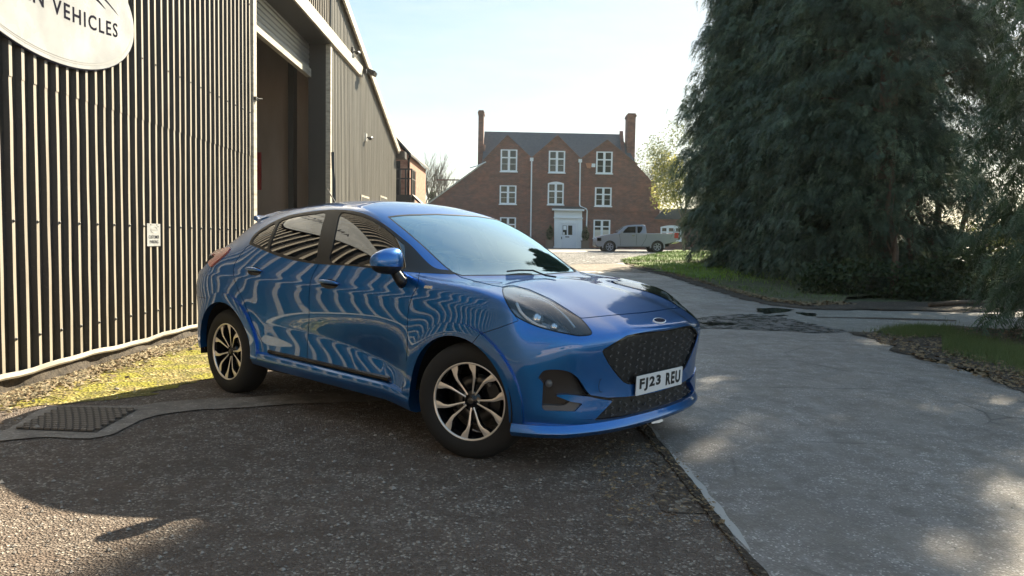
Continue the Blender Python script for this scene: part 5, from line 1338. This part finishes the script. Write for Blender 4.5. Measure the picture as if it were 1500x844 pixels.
tag(MB().tube([(a.x,a.y,a.z+.07), ((a.x+b_.x)/2,(a.y+b_.y)/2,a.z+.10), (b_.x,b_.y,b_.z+.08)], [.05,.045,.03], 8).build('fallen_branch', M_BARK, smooth=True), 'pale fallen branch lying across the soil under the gap in the conifers', 'branch')
# low dark shrubs at the foot of the conifers
ivy = foliage_mat('ivy_leaves', (.02,.032,.012), (.04,.06,.02), (.09,.11,.045))
for k, (x, y, rx, rz_) in enumerate(((8.1, 17.6, 1.5, .55), (10.2, 16.9, 1.6, .7), (12.6, 18.0, 1.2, .6))):
    t = empty('ivy_mound', (x, y, gh(y)), 0, ['low ivy mound at the foot of the conifers just behind the side lane', 'low ivy mound in deep shade left of the brown trunk', 'small ivy mound beside the gap in the conifers'][k], 'shrub', 'ivy mounds under the conifers')
    o = bpy.data.objects.new('leaves', np_mesh('leaves', *leaf_cloud(60+k, 3800, (0, 0, rz_*.6), (rx, .9, rz_), .055), ivy)); COL.objects.link(o); o.parent = t
# ---- bare winter trees far behind
M_TWIG = principled('bare_twigs', (.16,.13,.105), .9)
def bare_tree(name, base, H, seed, label, spread=.35, thick=.16, ivy_h=0, levels=5, mat=None):
    r_ = random.Random(seed); mb = MB()
    t = empty(name, base, 0, label, 'tree', 'bare trees behind the yard')
    def grow(p, d, L, r, lv):
        q = p+d*L*.5+Vector((r_.uniform(-.06,.06), r_.uniform(-.06,.06), 0))*L; e = p+d*L
        mb.tube([p, q, e], [r, r*.85, r*.68], 5 if lv < 2 else 3, cap=False)
        if lv >= levels: return
        for k in range(r_.choice([2, 3, 3]) if lv else 5):
            a = r_.uniform(0, 6.28); sp = r_.uniform(.4, 1.)*spread*(1.5 if lv == 0 else 1); nd = (d+Vector((math.cos(a)*sp, math.sin(a)*sp, r_.uniform(.05,.3)))).normalized()
            grow(p+d*L*r_.uniform(.55, 1), nd, L*r_.uniform(.62, .85), r*.58, lv+1)
    grow(Vector((0,0,-.1)), Vector((r_.uniform(-.05,.05),0,1)), H*.27, thick, 0)
    mb.build('branches', mat or M_TWIG, t)
    if ivy_h:
        o = bpy.data.objects.new('ivy', np_mesh('ivy', *leaf_cloud(seed, 1800, (0, 0, ivy_h*.55), (.45, .45, ivy_h*.5), .14), ivy)); COL.objects.link(o); o.parent = t
    return t
for k, (px_, Y, H, iv) in enumerate(((612, 78, 11.5, 3.0), (636, 74, 12.0, 5.2), (652, 82, 11.0, 0), (592, 84, 11.5, 0), (672, 86, 9.5, 0))):
    b_ = at(px_, 340, Y); b_.z = .6
    bare_tree('bare_tree', b_, H*1.0, 70+k, ['bare tree with a little ivy left of the ivy-clad trunk, behind the balcony', 'bare tree with a thick ivy-clad trunk between the yard building and the brick house', 'bare pale tree just right of the ivy-clad trunk', 'bare tree partly hidden behind the balcony building', 'small bare tree against the left roof slope of the brick house'][k], .34, .15, iv, 5)
# ---- shrubs and light tree to the right of the house
M_YEL = foliage_mat('yellow_green_leaves', (.20,.19,.05), (.36,.34,.10), (.55,.52,.22), trans=.45)
M_PALE = foliage_mat('pale_grey_leaves', (.10,.12,.06), (.18,.20,.11), (.30,.32,.18), trans=.4)
b_ = at(1003, 340, 53); t = bare_tree('light_tree', (b_.x, 53, gh(53)), 9.6, 91, 'thin tree with yellow-green leaves between the brick house and the conifers', .30, .10, 0, 5)
o = bpy.data.objects.new('leaves', np_mesh('leaves', *leaf_cloud(92, 3000, (-1.5, 0, 4.7), (1.4, 1.4, 2.1), .085), M_YEL)); COL.objects.link(o); o.parent = t
o = bpy.data.objects.new('upper_leaves', np_mesh('upper_leaves', *leaf_cloud(93, 3400, (-.7, 0, 6.4), (1.9, 1.6, 2.7), .075), M_PALE)); COL.objects.link(o); o.parent = t
b_ = at(955, 340, 72); t = bare_tree('light_tree', (b_.x+1, 76, .68), 11.0, 95, 'taller open tree behind the right gable of the brick house', .32, .15, 0, 5)
o = bpy.data.objects.new('leaves', np_mesh('leaves', *leaf_cloud(96, 3600, (0, 0, 7.2), (2.6, 2, 3.2), .09), M_PALE)); COL.objects.link(o); o.parent = t
# distant tree belt closing the horizon
M_FARW = principled('far_wood', (.06,.06,.045), .95)
V_, F_ = leaf_cloud(99, 14000, (0, 0, 0), (1, .1, 1), .02)
r_ = np.random.default_rng(4); n = 16000; ang = r_.uniform(-1.3, 1.3, n); D = 150+r_.uniform(0, 25, n); hh = (3.0+2.2*np.sin(ang*9)+1.5*np.sin(ang*23+1))*r_.random(n)**.6+1
P = np.stack([np.sin(ang)*D, np.cos(ang)*D, .5+hh], 1); E = r_.normal(0, 1, (n, 3)); E /= np.linalg.norm(E, axis=1)[:, None]; G = np.cross(E, r_.normal(0, 1, (n, 3))); G /= np.linalg.norm(G, axis=1)[:, None]
V_ = np.stack([P-E*.8, P+G*.6, P+E*.8, P-G*.6], 1).reshape(-1, 3)
o = bpy.data.objects.new('far_wood', np_mesh('far_wood', V_, np.arange(4*n).reshape(-1, 4), M_FARW)); COL.objects.link(o); tag(o, kind='stuff')
# ================================================================ the brick house
HY = 64.0
M_BRICK = principled('red_brick', (.20,.08,.055), .9); g = NG(M_BRICK); co = g.coord(rot=(R(90), 0, 0))
br = g.n('ShaderNodeTexBrick', Scale=1.0, Color1=(.25,.082,.055,1), Color2=(.12,.052,.045,1), Mortar=(.18,.14,.12,1)); br.inputs['Mortar Size'].default_value = .012; br.inputs['Brick Width'].default_value = .225; br.inputs['Row Height'].default_value = .075
g.l(co, br.inputs['Vector']); n1 = g.noise(g.coord(), .55, 6, .65); n2 = g.noise(g.coord((1,1,2.2)), 1.6, 8, .75)
c_ = g.mix(g.ramp(n1, [(.45, 0.), (.62, .5)]), br.outputs[0], (.32,.125,.08)); c_ = g.mix(g.ramp(n2, [(.42, 0.), (.66, .8)]), c_, (.09,.047,.042)); g.col(c_); g.bump(n2, .5, .02)
M_BRLIGHT = principled('orange_brick', (.42,.19,.115), .9); g = NG(M_BRLIGHT); n2 = g.noise(g.coord((1,1,3)), 3, 5, .7); g.col(g.ramp(n2, [(.3, (.28,.12,.08)), (.7, (.52,.27,.18))]))
M_SLATE = principled('slate_roof', (.09,.092,.10), .7); g = NG(M_SLATE); n2 = g.noise(g.coord((3,1,6)), 1.5, 5, .7); g.col(g.ramp(n2, [(.3, (.045,.047,.052)), (.7, (.085,.087,.093))]))
M_WPAINT = principled('white_paint', (.74,.76,.80), .5); M_PANE = principled('dark_pane', (.015,.02,.02), .04, spec=.6)
M_DOORW = principled('door_paint', (.66,.68,.74), .5)
hb = at(830, 363, HY); HZ = .70
house = empty('brick_house', (at(821, 363, HY).x, HY, HZ), 0, 'large three-gabled red brick house with white windows and a white door surround', 'house'); HO = Vector(house.location)
def hp(px_, py_, d=0.): p = at(px_, py_, HY); return Vector((p.x, HY-d, p.z))-HO
def hpoly(name, pts, d0, d1, m, parent=house):
    P = [hp(*q) for q in pts]; n = len(P); V = [p+Vector((0, -d0, 0)) for p in P]+[p+Vector((0, -d1, 0)) for p in P]
    F = [tuple(range(n)), tuple(range(n, 2*n))[::-1]]+[(i, n+i, n+(i+1) % n, (i+1) % n) for i in range(n)]
    return mesh_obj(name, V, F, m, parent)
# front wall with window openings cut as recessed frames
hpoly('wall', [(596,370),(596,322),(635,294),(708,240.5),(712.5,232),(743.3,199.5),(778.8,232.4),(816.7,199.5),(850.6,233.5),(889.7,206),(932.9,241.5),(952,262),(966,286),(966,370)], 0, -.35, M_BRICK)
hpoly('side_wing', [(962,370),(962,320),(1075,322),(1075,370)], .02, -4, M_BRICK)
hpoly('wing_roof', [(958,321),(972,306),(1070,307),(1078,322.5)], .2, -4.2, M_SLATE)
hpoly('string_course', [(640,262.6),(962,266.5),(962,268.3),(640,264.4)], .05, -.01, M_BRICK)
hpoly('string_course', [(640,305),(806,307),(806,309),(640,307)], .05, -.01, M_BRICK); hpoly('string_course', [(862,307.6),(962,309),(962,311),(862,309.6)], .05, -.01, M_BRICK)
# main roof behind the gables
def rp(px_, py_, d): p = at(px_, py_, HY+d); return p-HO
rf = [rp(706,240,.3), rp(710,192.6,4.6), rp(908,196.8,4.6), rp(934,243,.3)]
bk = [Vector((v.x, 9.2-v.y+.0, v.z)) for v in rf]
mesh_obj('roof', [tuple(v) for v in rf]+[tuple(Vector((rf[3].x, 9.0, rf[3].z))), tuple(Vector((rf[0].x, 9.0, rf[0].z)))], [(0,1,2,3), (1,5,4,2)], M_SLATE, house)
# gable roofs running back
for ap, l_, r_ in (((743.3,199.5),(708,236),(778.8,232.6)), ((816.7,199.5),(778.8,232.6),(850.6,233.7)), ((889.7,206),(850.6,233.7),(933.5,242))):
    A_, L_, R_ = hp(*ap), hp(*l_), hp(*r_); b = Vector((0, 4.2, 0)); f_ = Vector((0, -.06, 0)); z = Vector((0,0,.05))
    mesh_obj('gable_roof', [A_+f_+z, L_+f_+z, L_+b+z, A_+b+z, R_+f_+z, R_+b+z], [(0,3,2,1),(0,4,5,3)], M_SLATE, house)
    MB().bar(A_+f_+z*.5, L_+f_+z*.5, .10, .10).bar(A_+f_+z*.5, R_+f_+z*.5, .10, .10).build('gable_coping', M_BRICK, house)
# cat-slide roofs at either side
for q in (((635,294),(708,240.5),(596,322)),):
    A_, B_, C_ = hp(*q[0]), hp(*q[1]), hp(*q[2]); z = Vector((0,0,.06))
    mesh_obj('side_roof', [B_+z+Vector((0,-.1,0)), C_+z+Vector((0,-.1,0)), C_+z+Vector((0,8,0)), B_+z+Vector((0,8,0))], [(0,1,2,3)], M_SLATE, house)
    MB().bar(B_+z+Vector((0,-.08,0)), C_+z+Vector((0,-.08,0)), .12, .10).build('verge', M_FLASH, house)
a_ = at(700,234,HY+.5)-HO; b_ = at(712,224.5,HY+.5)-HO
MB().tube([hp(688,246.5,.15), hp(700,243,.15), hp(712,237.5,.15)], .05, 6).build('overhead_wire_bracket', M_WPAINT, house)
# end walls
MB().add([hp(635,370)+Vector((0,.35,0)), hp(635,300)+Vector((0,.35,0)), hp(635,300)+Vector((0,8,0)), hp(635,370)+Vector((0,8,0))], [(0,1,2,3)]).add([hp(966,370)+Vector((0,.3,0)), hp(966,286)+Vector((0,.3,0)), hp(966,286)+Vector((0,8,0)), hp(966,370)+Vector((0,8,0))], [(3,2,1,0)]).build('end_walls', M_BRICK, house)
for (x0, x1, yt, yb, d) in ((699.8,708.6,161.5,246,2.2), (918,931.5,166,246,2.0)):
    p0 = at(x0, yb, HY+d)-HO; p1 = at(x1, yt, HY+d)-HO; mb = MB().box(p0.x, p1.x, d, d+1.5, p0.z, p1.z).box(p0.x-.06, p1.x+.06, d-.06, d+1.56, p1.z-.30, p1.z-.12)
    c_ = mb.build('chimney', M_BRICK, house)
p0 = at(699.8,243,HY+2)-HO; p1 = at(710.5,212,HY+2)-HO; MB().box(p0.x, p1.x, 1.9, 4.2, p0.z-.5, p1.z).build('chimney_shoulder', M_BRICK, house)
P = [at(907.5,192,HY+4.4)-HO, at(912.5,192,HY+4.4)-HO, at(917,243,HY+.4)-HO, at(912.5,243,HY+.4)-HO]
MB().add(P+[p+Vector((0,.05,-.9)) for p in P], [(0,1,2,3),(0,3,7,4),(1,5,6,2),(3,2,6,7)]).build('parapet', M_BRICK, house)
def window(x0, x1, y0, y1, arch=False, cols=2, top=.36, rows_extra=True):
    p0, p1 = hp(x0, y1), hp(x1, y0); w_ = p1.x-p0.x; h = p1.z-p0.z; x, z = p0.x, p0.z
    W_ = empty('window', (x, -.075, z)); W_.parent = house
    f = MB(); e = .085
    f.box(0, w_, -.03, .09, 0, e); f.box(0, e, -.03, .09, e, h-e); f.box(w_-e, w_, -.03, .09, e, h-e); f.box(0, w_, -.03, .09, h-e, h)
    for c in range(1, cols): f.box(w_*c/cols-.06, w_*c/cols+.06, -.032, .088, e, h-e)
    tz = h-e-(h-2*e)*top
    for c in range(cols):
        a = w_*c/cols+(.06 if c else e); b_ = w_*(c+1)/cols-(.06 if c < cols-1 else e)
        f.box(a, b_, -.028, .086, tz-.05, tz+.05)
        f.box(a, b_, -.0, .07, (e+tz)/2-.012, (e+tz)/2+.012)
        f.box(a, a+.035, -.01, .08, e, h-e); f.box(b_-.035, b_, -.01, .08, e, h-e)
    if arch:
        n = 10; ar = [(w_*k/n, h+.14*math.sin(math.pi*k/n)) for k in range(n+1)]
        f.prism([(0, h-.002)]+ar[1:-1]+[(w_, h-.002)], lambda u, v, d: Vector((u, d, v)), -.03, .08)
    f.build('frame', M_WPAINT, W_)
    MB().box(e*.5, w_-e*.5, .048, .055, e*.5, h-e*.5).build('glass', M_PANE, W_)
    MB().box(-.06, w_+.06, -.10, -.031, -.09, -.002).build('sill', M_WPAINT, W_)
    return W_
for q in ((733,758,219.5,251),(803.4,828,221.5,252.8),(872.8,897.4,222.6,254),(731.6,756.6,272,298.7),(871,896,275,301.8),(732,756,318.7,346),(868.8,894,322.4,348.6)): window(*q)
window(801.9,826,269,299.5, arch=True)
w_ = window(966.9,998.5,333,352.2, arch=True, cols=3); w_.location.y = -.11
# pale reflection on the lower right window, painted as a sheet before the glass
bl = MB(); p0, p1 = hp(870.5,347), hp(892.3,337); bl.box(p0.x, p1.x, -.034, -.031, p0.z, p1.z); bl.build('pane_reflection', principled('pane_reflection_tone', (.6,.56,.48), .8), house)
# white door case
hpoly('door_case', [(811.8,363.4),(811.8,308),(852.4,309),(852.4,363.6)], .16, .0, M_WPAINT)
ent = empty('entrance', tuple(hp(821, 363.4))); ent.parent = house; EO = Vector(hp(821, 363.4))
def epoly(name, pts, d0, d1, m): 
    o = hpoly(name, pts, d0, d1, m, house); return o
epoly('cornice', [(808.6,306),(808.6,308.4),(855.2,309.4),(855.2,307)], .50, .0, M_WPAINT)
epoly('lead_flat', [(807.5,304.6),(809,306),(855,307),(856,305.4),(850,303.4),(813,302.6)], .48, .0, M_SLATE)
epoly('architrave', [(811,318),(811,319.6),(853.5,320.6),(853.5,319)], .30, .0, M_WPAINT)
for x0, x1 in ((811.8,818), (846.4,852.6)):
    epoly('pilaster', [(x0,361.6),(x0,319.5),(x1,319.7),(x1,361.8)], .24, .16, M_WPAINT); epoly('plinth_block', [(x0-1.2,363.8),(x0-1.2,361),(x1+.6,361.2),(x1+.6,364)], .30, .16, M_WPAINT)
dr = epoly('door', [(822,363.2),(822,327.5),(843.2,328),(843.2,363.6)], .20, .161, M_DOORW)
epoly('door_frame', [(820.4,363.3),(820.4,325.6),(822,325.6),(822,363.3)], .23, .161, M_WPAINT); epoly('door_frame', [(843.2,363.6),(843.2,326.1),(844.8,326.1),(844.8,363.6)], .23, .161, M_WPAINT); epoly('door_frame', [(820.4,327.5),(820.4,325.2),(844.8,325.8),(844.8,328)], .232, .161, M_WPAINT)
for x0, x1 in ((824,830),(832,838)):
    o = epoly('door_pane', [(x0,344.2),(x0,330.4),(x1,330.6),(x1,344.4)], .206, .199, M_PANE)
epoly('door_notice', [(824.8,336.8),(824.8,331),(829.4,331.1),(829.4,336.9)], .212, .207, M_WPAINT); epoly('door_notice', [(824.6,344),(824.6,340.3),(826.8,340.3),(826.8,344)], .212, .207, M_WPAINT)
epoly('letter_slot', [(827.8,347.8),(827.8,346.4),(833.6,346.6),(833.6,348)], .215, .200, M_GAP); epoly('door_handle', [(821.8,350.4),(821.8,347),(823,347),(823,350.4)], .25, .200, M_GAP)
# rainwater pipes
for P in ([(778.8,233),(778.2,290),(777.3,348)], [(849.6,236),(849,302.5)]): pass
MB().tube([hp(778.8,233,.12), hp(778,290,.12), hp(777.2,350,.12)], .055, 8).build('downpipe', M_WPAINT, house); MB().box(*(lambda p: (p.x-.14, p.x+.14, -.22, -.02, p.z-.12, p.z+.14))(hp(778.8,234))).build('hopper', M_WPAINT, house)
MB().tube([hp(849.8,236,.12), hp(848.9,300,.12), hp(850.4,303,.25), hp(858.6,306.4,.2), hp(859.8,309,.12), hp(858.6,341,.12)], .055, 8).build('downpipe', M_WPAINT, house); MB().box(*(lambda p: (p.x-.14, p.x+.14, -.22, -.02, p.z-.12, p.z+.14))(hp(849.8,236))).build('hopper', M_WPAINT, house)
bpy.data.objects.remove(ent)
p = at(862.6,242.8,HY-.08); tag(MB().prism([(-.26,.2),(.26,.2),(.14,-.2),(-.14,-.2)], lambda u, v, d: Vector((p.x+u, HY-.08-d, p.z+v)), -.08, .10).build('alarm_box', principled('orange_box', (.42,.16,.08), .5)), 'small orange tapered alarm box under the right gable of the brick house', 'alarm box')
q = at(869.2,242.4,HY-.08); tag(MB().box(q.x-.15, q.x+.15, HY-.18, HY, q.z-.14, q.z+.14).lathe([(0,.12),(.03,.12),(.03,.10)], 8, lambda a, b, d: Vector((q.x+a, HY-.08-d, q.z+b))).build('alarm_box', M_WPAINT), 'small square white box beside the top right window of the brick house', 'alarm box')
# planters with clipped bushes
M_TERR = principled('stone_planter', (.15,.11,.085), .9)
for k, (px_, nm) in enumerate(((805,'clipped dark bush in a square planter left of the white front door'), (857,'clipped dark bush in a square planter right of the white front door'))):
    p = at(px_, 363.5, HY-.9); t = empty('planter', (p.x, HY-.9, .70), 0, nm, 'planter', 'planters by the front door')
    MB().box(-.30,.30,-.30,.30,0,.55).box(-.34,.34,-.34,.34,.55,.63).build('pot', M_TERR, t)
    V_, F_ = leaf_cloud(130+k, 1400, (0,0,0), (.34,.34,.6), .06); V_[:, :2] *= np.clip(1.15-(V_[:, 2:3]+.6)*.55, .25, 1.3); V_[:, 2] += 1.25
    o = bpy.data.objects.new('bush', np_mesh('bush', V_, F_, ivy)); COL.objects.link(o); o.parent = t
# ================================================================ small brick building with a balcony beyond the shed
BY = 31.0
yb = empty('yard_building', (at(585, 340, BY).x, BY, gh(BY)), 0, 'narrow orange brick building with a dark balcony at the far end of the shed', 'building'); BO = Vector(yb.location)
def bp_(px_, py_, d=0): p = at(px_, py_, BY); return Vector((p.x, BY-d, p.z))-BO
def bpoly(name, pts, d0, d1, m):
    P = [bp_(*q) for q in pts]; n = len(P); V = [p+Vector((0, -d0, 0)) for p in P]+[p+Vector((0, -d1, 0)) for p in P]
    return mesh_obj(name, V, [tuple(range(n)), tuple(range(n, 2*n))[::-1]]+[(i, n+i, n+(i+1) % n, (i+1) % n) for i in range(n)], m, yb)
bpoly('wall', [(500,378),(500,190),(520,165),(563,190),(598.6,229),(598.6,378)], 0, -6, M_BRLIGHT)
A_, B_, C_ = bp_(520,160), bp_(563,187), bp_(603.5,229.5); z = Vector((0,0,.06))
mesh_obj('roof', [A_+Vector((0,-.3,0)), B_+Vector((0,-.3,0)), C_+Vector((0,-.3,0)), C_+Vector((0,6.3,0)), B_+Vector((0,6.3,0)), A_+Vector((0,6.3,0)), A_+Vector((0,-.3,.16)), B_+Vector((0,-.3,.16)), C_+Vector((0,-.3,.10)), C_+Vector((0,6.3,.10)), B_+Vector((0,6.3,.16)), A_+Vector((0,6.3,.16))],
   [(6,7,10,11),(7,8,9,10),(0,5,4,1),(1,4,3,2),(0,1,7,6),(1,2,8,7),(2,3,9,8)], M_SLATE, yb)
MB().tube([bp_(602.5,230,.35), bp_(599.5,234,.12), bp_(599,300,.10)], .045, 8).build('downpipe', M_GAP, yb)
bpoly('doorway', [(579,372),(579,236),(586.5,236),(586.5,372)], .03, .0, M_GAP)
M_RAIL = principled('dark_rail', (.045,.035,.03), .6)
dz = bp_(600,288).z; x0, x1 = bp_(584,288).x, bp_(608,288).x
MB().box(x0, x1, -1.2, 0, dz-.30, dz).build('balcony_deck', M_RAIL, yb)
rl = MB()
for zz in (0.98, .62): rl.bar((x0, -1.15, dz+zz), (x1, -1.15, dz+zz), .05); rl.bar((x1, -1.15, dz+zz), (x1, 0, dz+zz), .05)
for k in range(4): rl.bar((x0+(x1-x0)*k/3, -1.15, dz), (x0+(x1-x0)*k/3, -1.15, dz+1.0), .06)
for k in range(9): rl.bar((x1, -1.15+1.15*k/8, dz), (x1, -1.15+1.15*k/8, dz+1.0), .035)
rl.build('balcony_railing', M_RAIL, yb); MB().bar((x1, -.6, dz), (x1+1.5, -.6, dz-1.4), .9, .08).build('stair', M_RAIL, yb)
MB().bar((x1-.05, -1.1, -.0), (x1-.05, -1.1, dz-.3), .08).bar((x0+.05, -1.1, 0), (x0+.05, -1.1, dz-.3), .08).build('balcony_posts', M_RAIL, yb)
# ================================================================ silver pickup in front of the house
PY = 47.0
M_SILVER = principled('silver_paint', (.28,.29,.36), .3, .4, coat=.6); M_SKIRTG = principled('grey_plastic', (.12,.12,.125), .5)
pkx = at(929, 369, PY).x
pk = empty('pickup_truck', (pkx, PY, gh(PY)), 0, 'silver extended-cab pickup truck parked on the gravel in front of the brick house', 'pickup truck')
L0 = at(870, 369, PY).x-pkx; L1 = at(988.5, 369, PY).x-pkx; S_ = (L1-L0)/118.5
def q(px_, py_): return ((px_-929)*S_, (369.6+.0168*(px_-929)-py_)*S_*.985)
def pkprism(name, pts, m, y0, y1, parent=pk, inset=None):
    P = [q(*p) for p in pts]; n = len(P); V = []
    for d in (y0, y1):
        for x, z in P:
            t = 0 if inset is None else max(0., (z-inset[0]))*inset[1]
            V.append((x, d+(t if d < 0 else -t), z))
    F = [tuple(range(n)), tuple(range(n, 2*n))[::-1]]+[(i, n+i, n+(i+1) % n, (i+1) % n) for i in range(n)]
    o = mesh_obj(name, V, F, m, parent, autosmooth=30); md = o.modifiers.new('b', 'BEVEL'); md.width = .03; md.segments = 2; md.limit_method = 'ANGLE'; return o
Wd = .89
def arcp(cx, cy, r, a0, a1, n=10): return [(cx+r*math.cos(R(a0+(a1-a0)*k/n)), cy-r*math.sin(R(a0+(a1-a0)*k/n))) for k in range(n+1)]
FW, RW = (890.2, 361.8), (958.8, 361.8)
body = [(870.5,359),(870.2,352),(871.5,349.5),(877,346.3),(888,343.8),(899,342.8),(908,341.8),(915,341.6),(943,341.9),(943.6,342.4),(987.5,342.6),(988.6,347),(988.2,351),(984.5,354.2),(977,356.5),(968.6,358)]
body += arcp(RW[0], RW[1], 9.4, 20, 160)+[(948.8,361)]+[(901,361)]+arcp(FW[0], FW[1], 9.4, 20, 172)+[(879.5,361),(874,361.5)]
pkprism('body', body, M_SILVER, -Wd, Wd)
cab = [(899.5,343.2),(905,338.2),(911,333.2),(915,330.9),(925,329.8),(938,329.6),(941.2,330.4),(942.2,334),(943,342.2)]
pkprism('cab', cab, M_SILVER, -Wd+.03, Wd-.03, inset=(1.05, .28))
for pts, nm in (([(907.5,342.4),(912.5,336.2),(916.5,332.8),(927.4,332.1),(927.2,343)], 'side_window'), ([(929.6,332.1),(937.2,332.2),(937.0,336),(935.2,339.5),(933,341.6),(929.8,342)], 'rear_side_window')):
    for sgn in (-1, 1):
        P = [q(*p) for p in pts]; V = []
        for d in (0, .02):
            for x, z in P: V.append((x, sgn*(Wd-.03-max(0., z-1.05)*.28+.012-d*1.5), z))
        n = len(P); mesh_obj(nm, V, [tuple(range(n))[::1 if sgn < 0 else -1], tuple(range(n, 2*n))]+[(i, n+i, n+(i+1) % n, (i+1) % n) for i in range(n)], M_BLACKG, pk)
# windscreen
a, b = q(901.5,342.2), q(913,332.2)
MB().add([(a[0]-.03, -.70, a[1]+.02), (a[0]-.03, .70, a[1]+.02), (b[0]-.03, .56, b[1]+.02), (b[0]-.03, -.56, b[1]+.02)], [(0,1,2,3)]).build('windscreen', M_BLACKG, pk)
# load bed: dark inside
x0, z0 = q(944,342.2); x1, _ = q(986.5,342)
MB().box(x0, x1, -.80, .80, z0-.02, z0+.012).build('load_bed', M_GAP, pk)
for (c, cy) in (FW, RW):
    for sgn in (-1, 1):
        fn = lambda A, B, d: Vector((q(c, cy)[0]+A, sgn*(Wd-.05+d-.0), q(c, cy)[1]+B))
        w_ = empty('wheel'); w_.parent = pk
        rt = .385
        MB().lathe([(.22,-.22),(.36,-.22),(rt,-.18),(rt,0),(.365,.03),(.24,.04),(.225,.02)], 28, fn).build('tyre', M_TYRE, w_, smooth=True)
        mb = MB().lathe([(.225,.03),(.20,.025),(.195,-.05)], 28, fn).lathe([(0,.03),(.06,.03),(.07,.0)], 14, fn)
        for k in range(6):
            t = 2*math.pi*k/6; ca, sa = math.cos(t), math.sin(t); u = lambda r, s_: fn(r*ca-s_*sa, r*sa+s_*ca, .022)
            mb.add([u(.04,-.022), u(.04,.022), u(.205,.042), u(.205,-.042)], [(0,1,2,3)])
        mb.build('rim', M_SILV if False else M_SILVER, w_); MB().lathe([(0,-.06),(.22,-.06)], 20, fn).build('brake_backing', M_GAP, w_)
        P = arcp(c, cy, 9.2, -12, 192, 16); Q = arcp(c, cy, 10.9, -12, 192, 16)
        pts = [q(*p) for p in P]+[q(*p) for p in Q[::-1]]; n = len(pts)
        V = [(x, sgn*(Wd+.035), z) for x, z in pts]+[(x, sgn*(Wd-.06), z) for x, z in pts]; m_ = 17
        F = [(i, i+1, n-2-i, n-1-i) for i in range(m_-1)]+[(i, (i+1) % n, n+(i+1) % n, n+i) for i in range(n)]
        mesh_obj('wheel_arch_flare', V, F, M_SILVER, pk)
        MB().lathe([(.41,-.42),(.41,.04)], 24, fn).build('wheel_well', M_GAP, pk)
pkprism('underbody', [(876,362),(876,358),(976,357),(976,361.5),(945,363),(905,363)], M_GAP, -.75, .75)
pkprism('side_step', [(901,362.2),(902,361),(946,361),(947,362.4)], M_SKIRTG, -Wd-.06, Wd+.06)
pkprism('front_bumper', [(869.6,360),(869.9,354.6),(873,354.2),(879.4,356),(878.4,361.8),(873,362.6)], M_SKIRTG, -Wd+.02, Wd-.02)
pkprism('rear_bumper', [(977,358.2),(989.4,356.2),(990,353.6),(984,354)], M_CHROME, -Wd+.06, Wd-.06)
for sgn in (-1, 1):
    a = q(985.6,345.4); MB().box(a[0]-.12, a[0]+.11, sgn*Wd-.02, sgn*Wd+.02, a[1]-.16, a[1]+.16).build('tail_light', principled('red_lens', (.45,.03,.025), .2) if 'red_lens' not in bpy.data.materials else bpy.data.materials['red_lens'], pk)
    a = q(874.5,351); MB().box(a[0]-.12, a[0]+.13, sgn*Wd-.10, sgn*Wd+.012, a[1]-.09, a[1]+.10).build('headlight', M_BLACKG, pk)
    a = q(906.6,341.2); MB().obox((a[0], sgn*(Wd+.10), a[1]+.05), ((1,0,0),(0,1,0),(0,0,1)), (.07,.10,.09)).build('wing_mirror', M_SILVER, pk)
    a = q(924,345.8); MB().box(a[0]-.09, a[0]+.07, sgn*Wd-.02, sgn*Wd+.03, a[1]-.025, a[1]+.025).build('door_handle', M_CHROME, pk)
ln = MB()
for sgn in (-1, 1):
    for pts in ([(928.4,332),(928.6,343),(928.2,360)], [(903.5,343),(905,350),(905.6,360)], [(943.3,342.5),(942,350),(936,361)]):
        P = [q(*p) for p in pts]; ln.tube([(x, sgn*(Wd+.002-(max(0, z-1.1)*.28)), z) for x, z in P], .008, 4)
ln.build('door_shut_lines', M_GAP, pk)
# ================================================================ unseen brick building added for bounce light and reflections in the car's nose
M_PALEB = principled('pale_pink_brick', (.50,.36,.28), .9); g = NG(M_PALEB); co = g.coord(rot=(R(90), 0, 0))
br = g.n('ShaderNodeTexBrick', Scale=1.0, Color1=(.56,.40,.31,1), Color2=(.44,.29,.22,1), Mortar=(.55,.50,.45,1)); br.inputs['Mortar Size'].default_value = .012; br.inputs['Brick Width'].default_value = .225; br.inputs['Row Height'].default_value = .075
g.l(co, br.inputs['Vector']); g.col(br.outputs[0])
ws_ = empty('bounce_building', (6, -20, 0), 0, 'long pale brick building added behind the camera for bounced light and reflections in the car', 'building')
MB().box(-16, 14, -8, 0, 0, 4.6).build('wall', M_PALEB, ws_)
MB().prism([(-8.4,4.55),(-4,6.8),(.4,4.55),(.4,4.7),(-4,6.98),(-8.4,4.7)], lambda u, v, d: Vector((d, u, v)), -16.4, 14.4).build('roof', M_SLATE, ws_)
for k in range(6):
    x = -14+k*4.6
    MB().box(x, x+1.5, .0, .05, 1.2, 2.9).build('window', M_PANE, ws_); MB().box(x-.08, x+1.58, -.02, .03, 1.12, 2.98).build('window_frame', M_WPAINT, ws_)
# ================================================================ thin haze volume, added for a flare-like veil and depth
hz = bpy.data.materials.new('flare_haze'); hz.use_nodes = True; t_ = hz.node_tree; t_.nodes.clear()
pv = t_.nodes.new('ShaderNodeVolumePrincipled'); pv.inputs['Color'].default_value = (.93, .96, 1, 1); pv.inputs['Density'].default_value = .0003; pv.inputs['Anisotropy'].default_value = .45
t_.links.new(pv.outputs[0], t_.nodes.new('ShaderNodeOutputMaterial').inputs['Volume'])
hb_ = MB().box(-1510, 1510, -610, 3010, -1.2, 24).build('haze', hz); tag(hb_, kind='stuff')
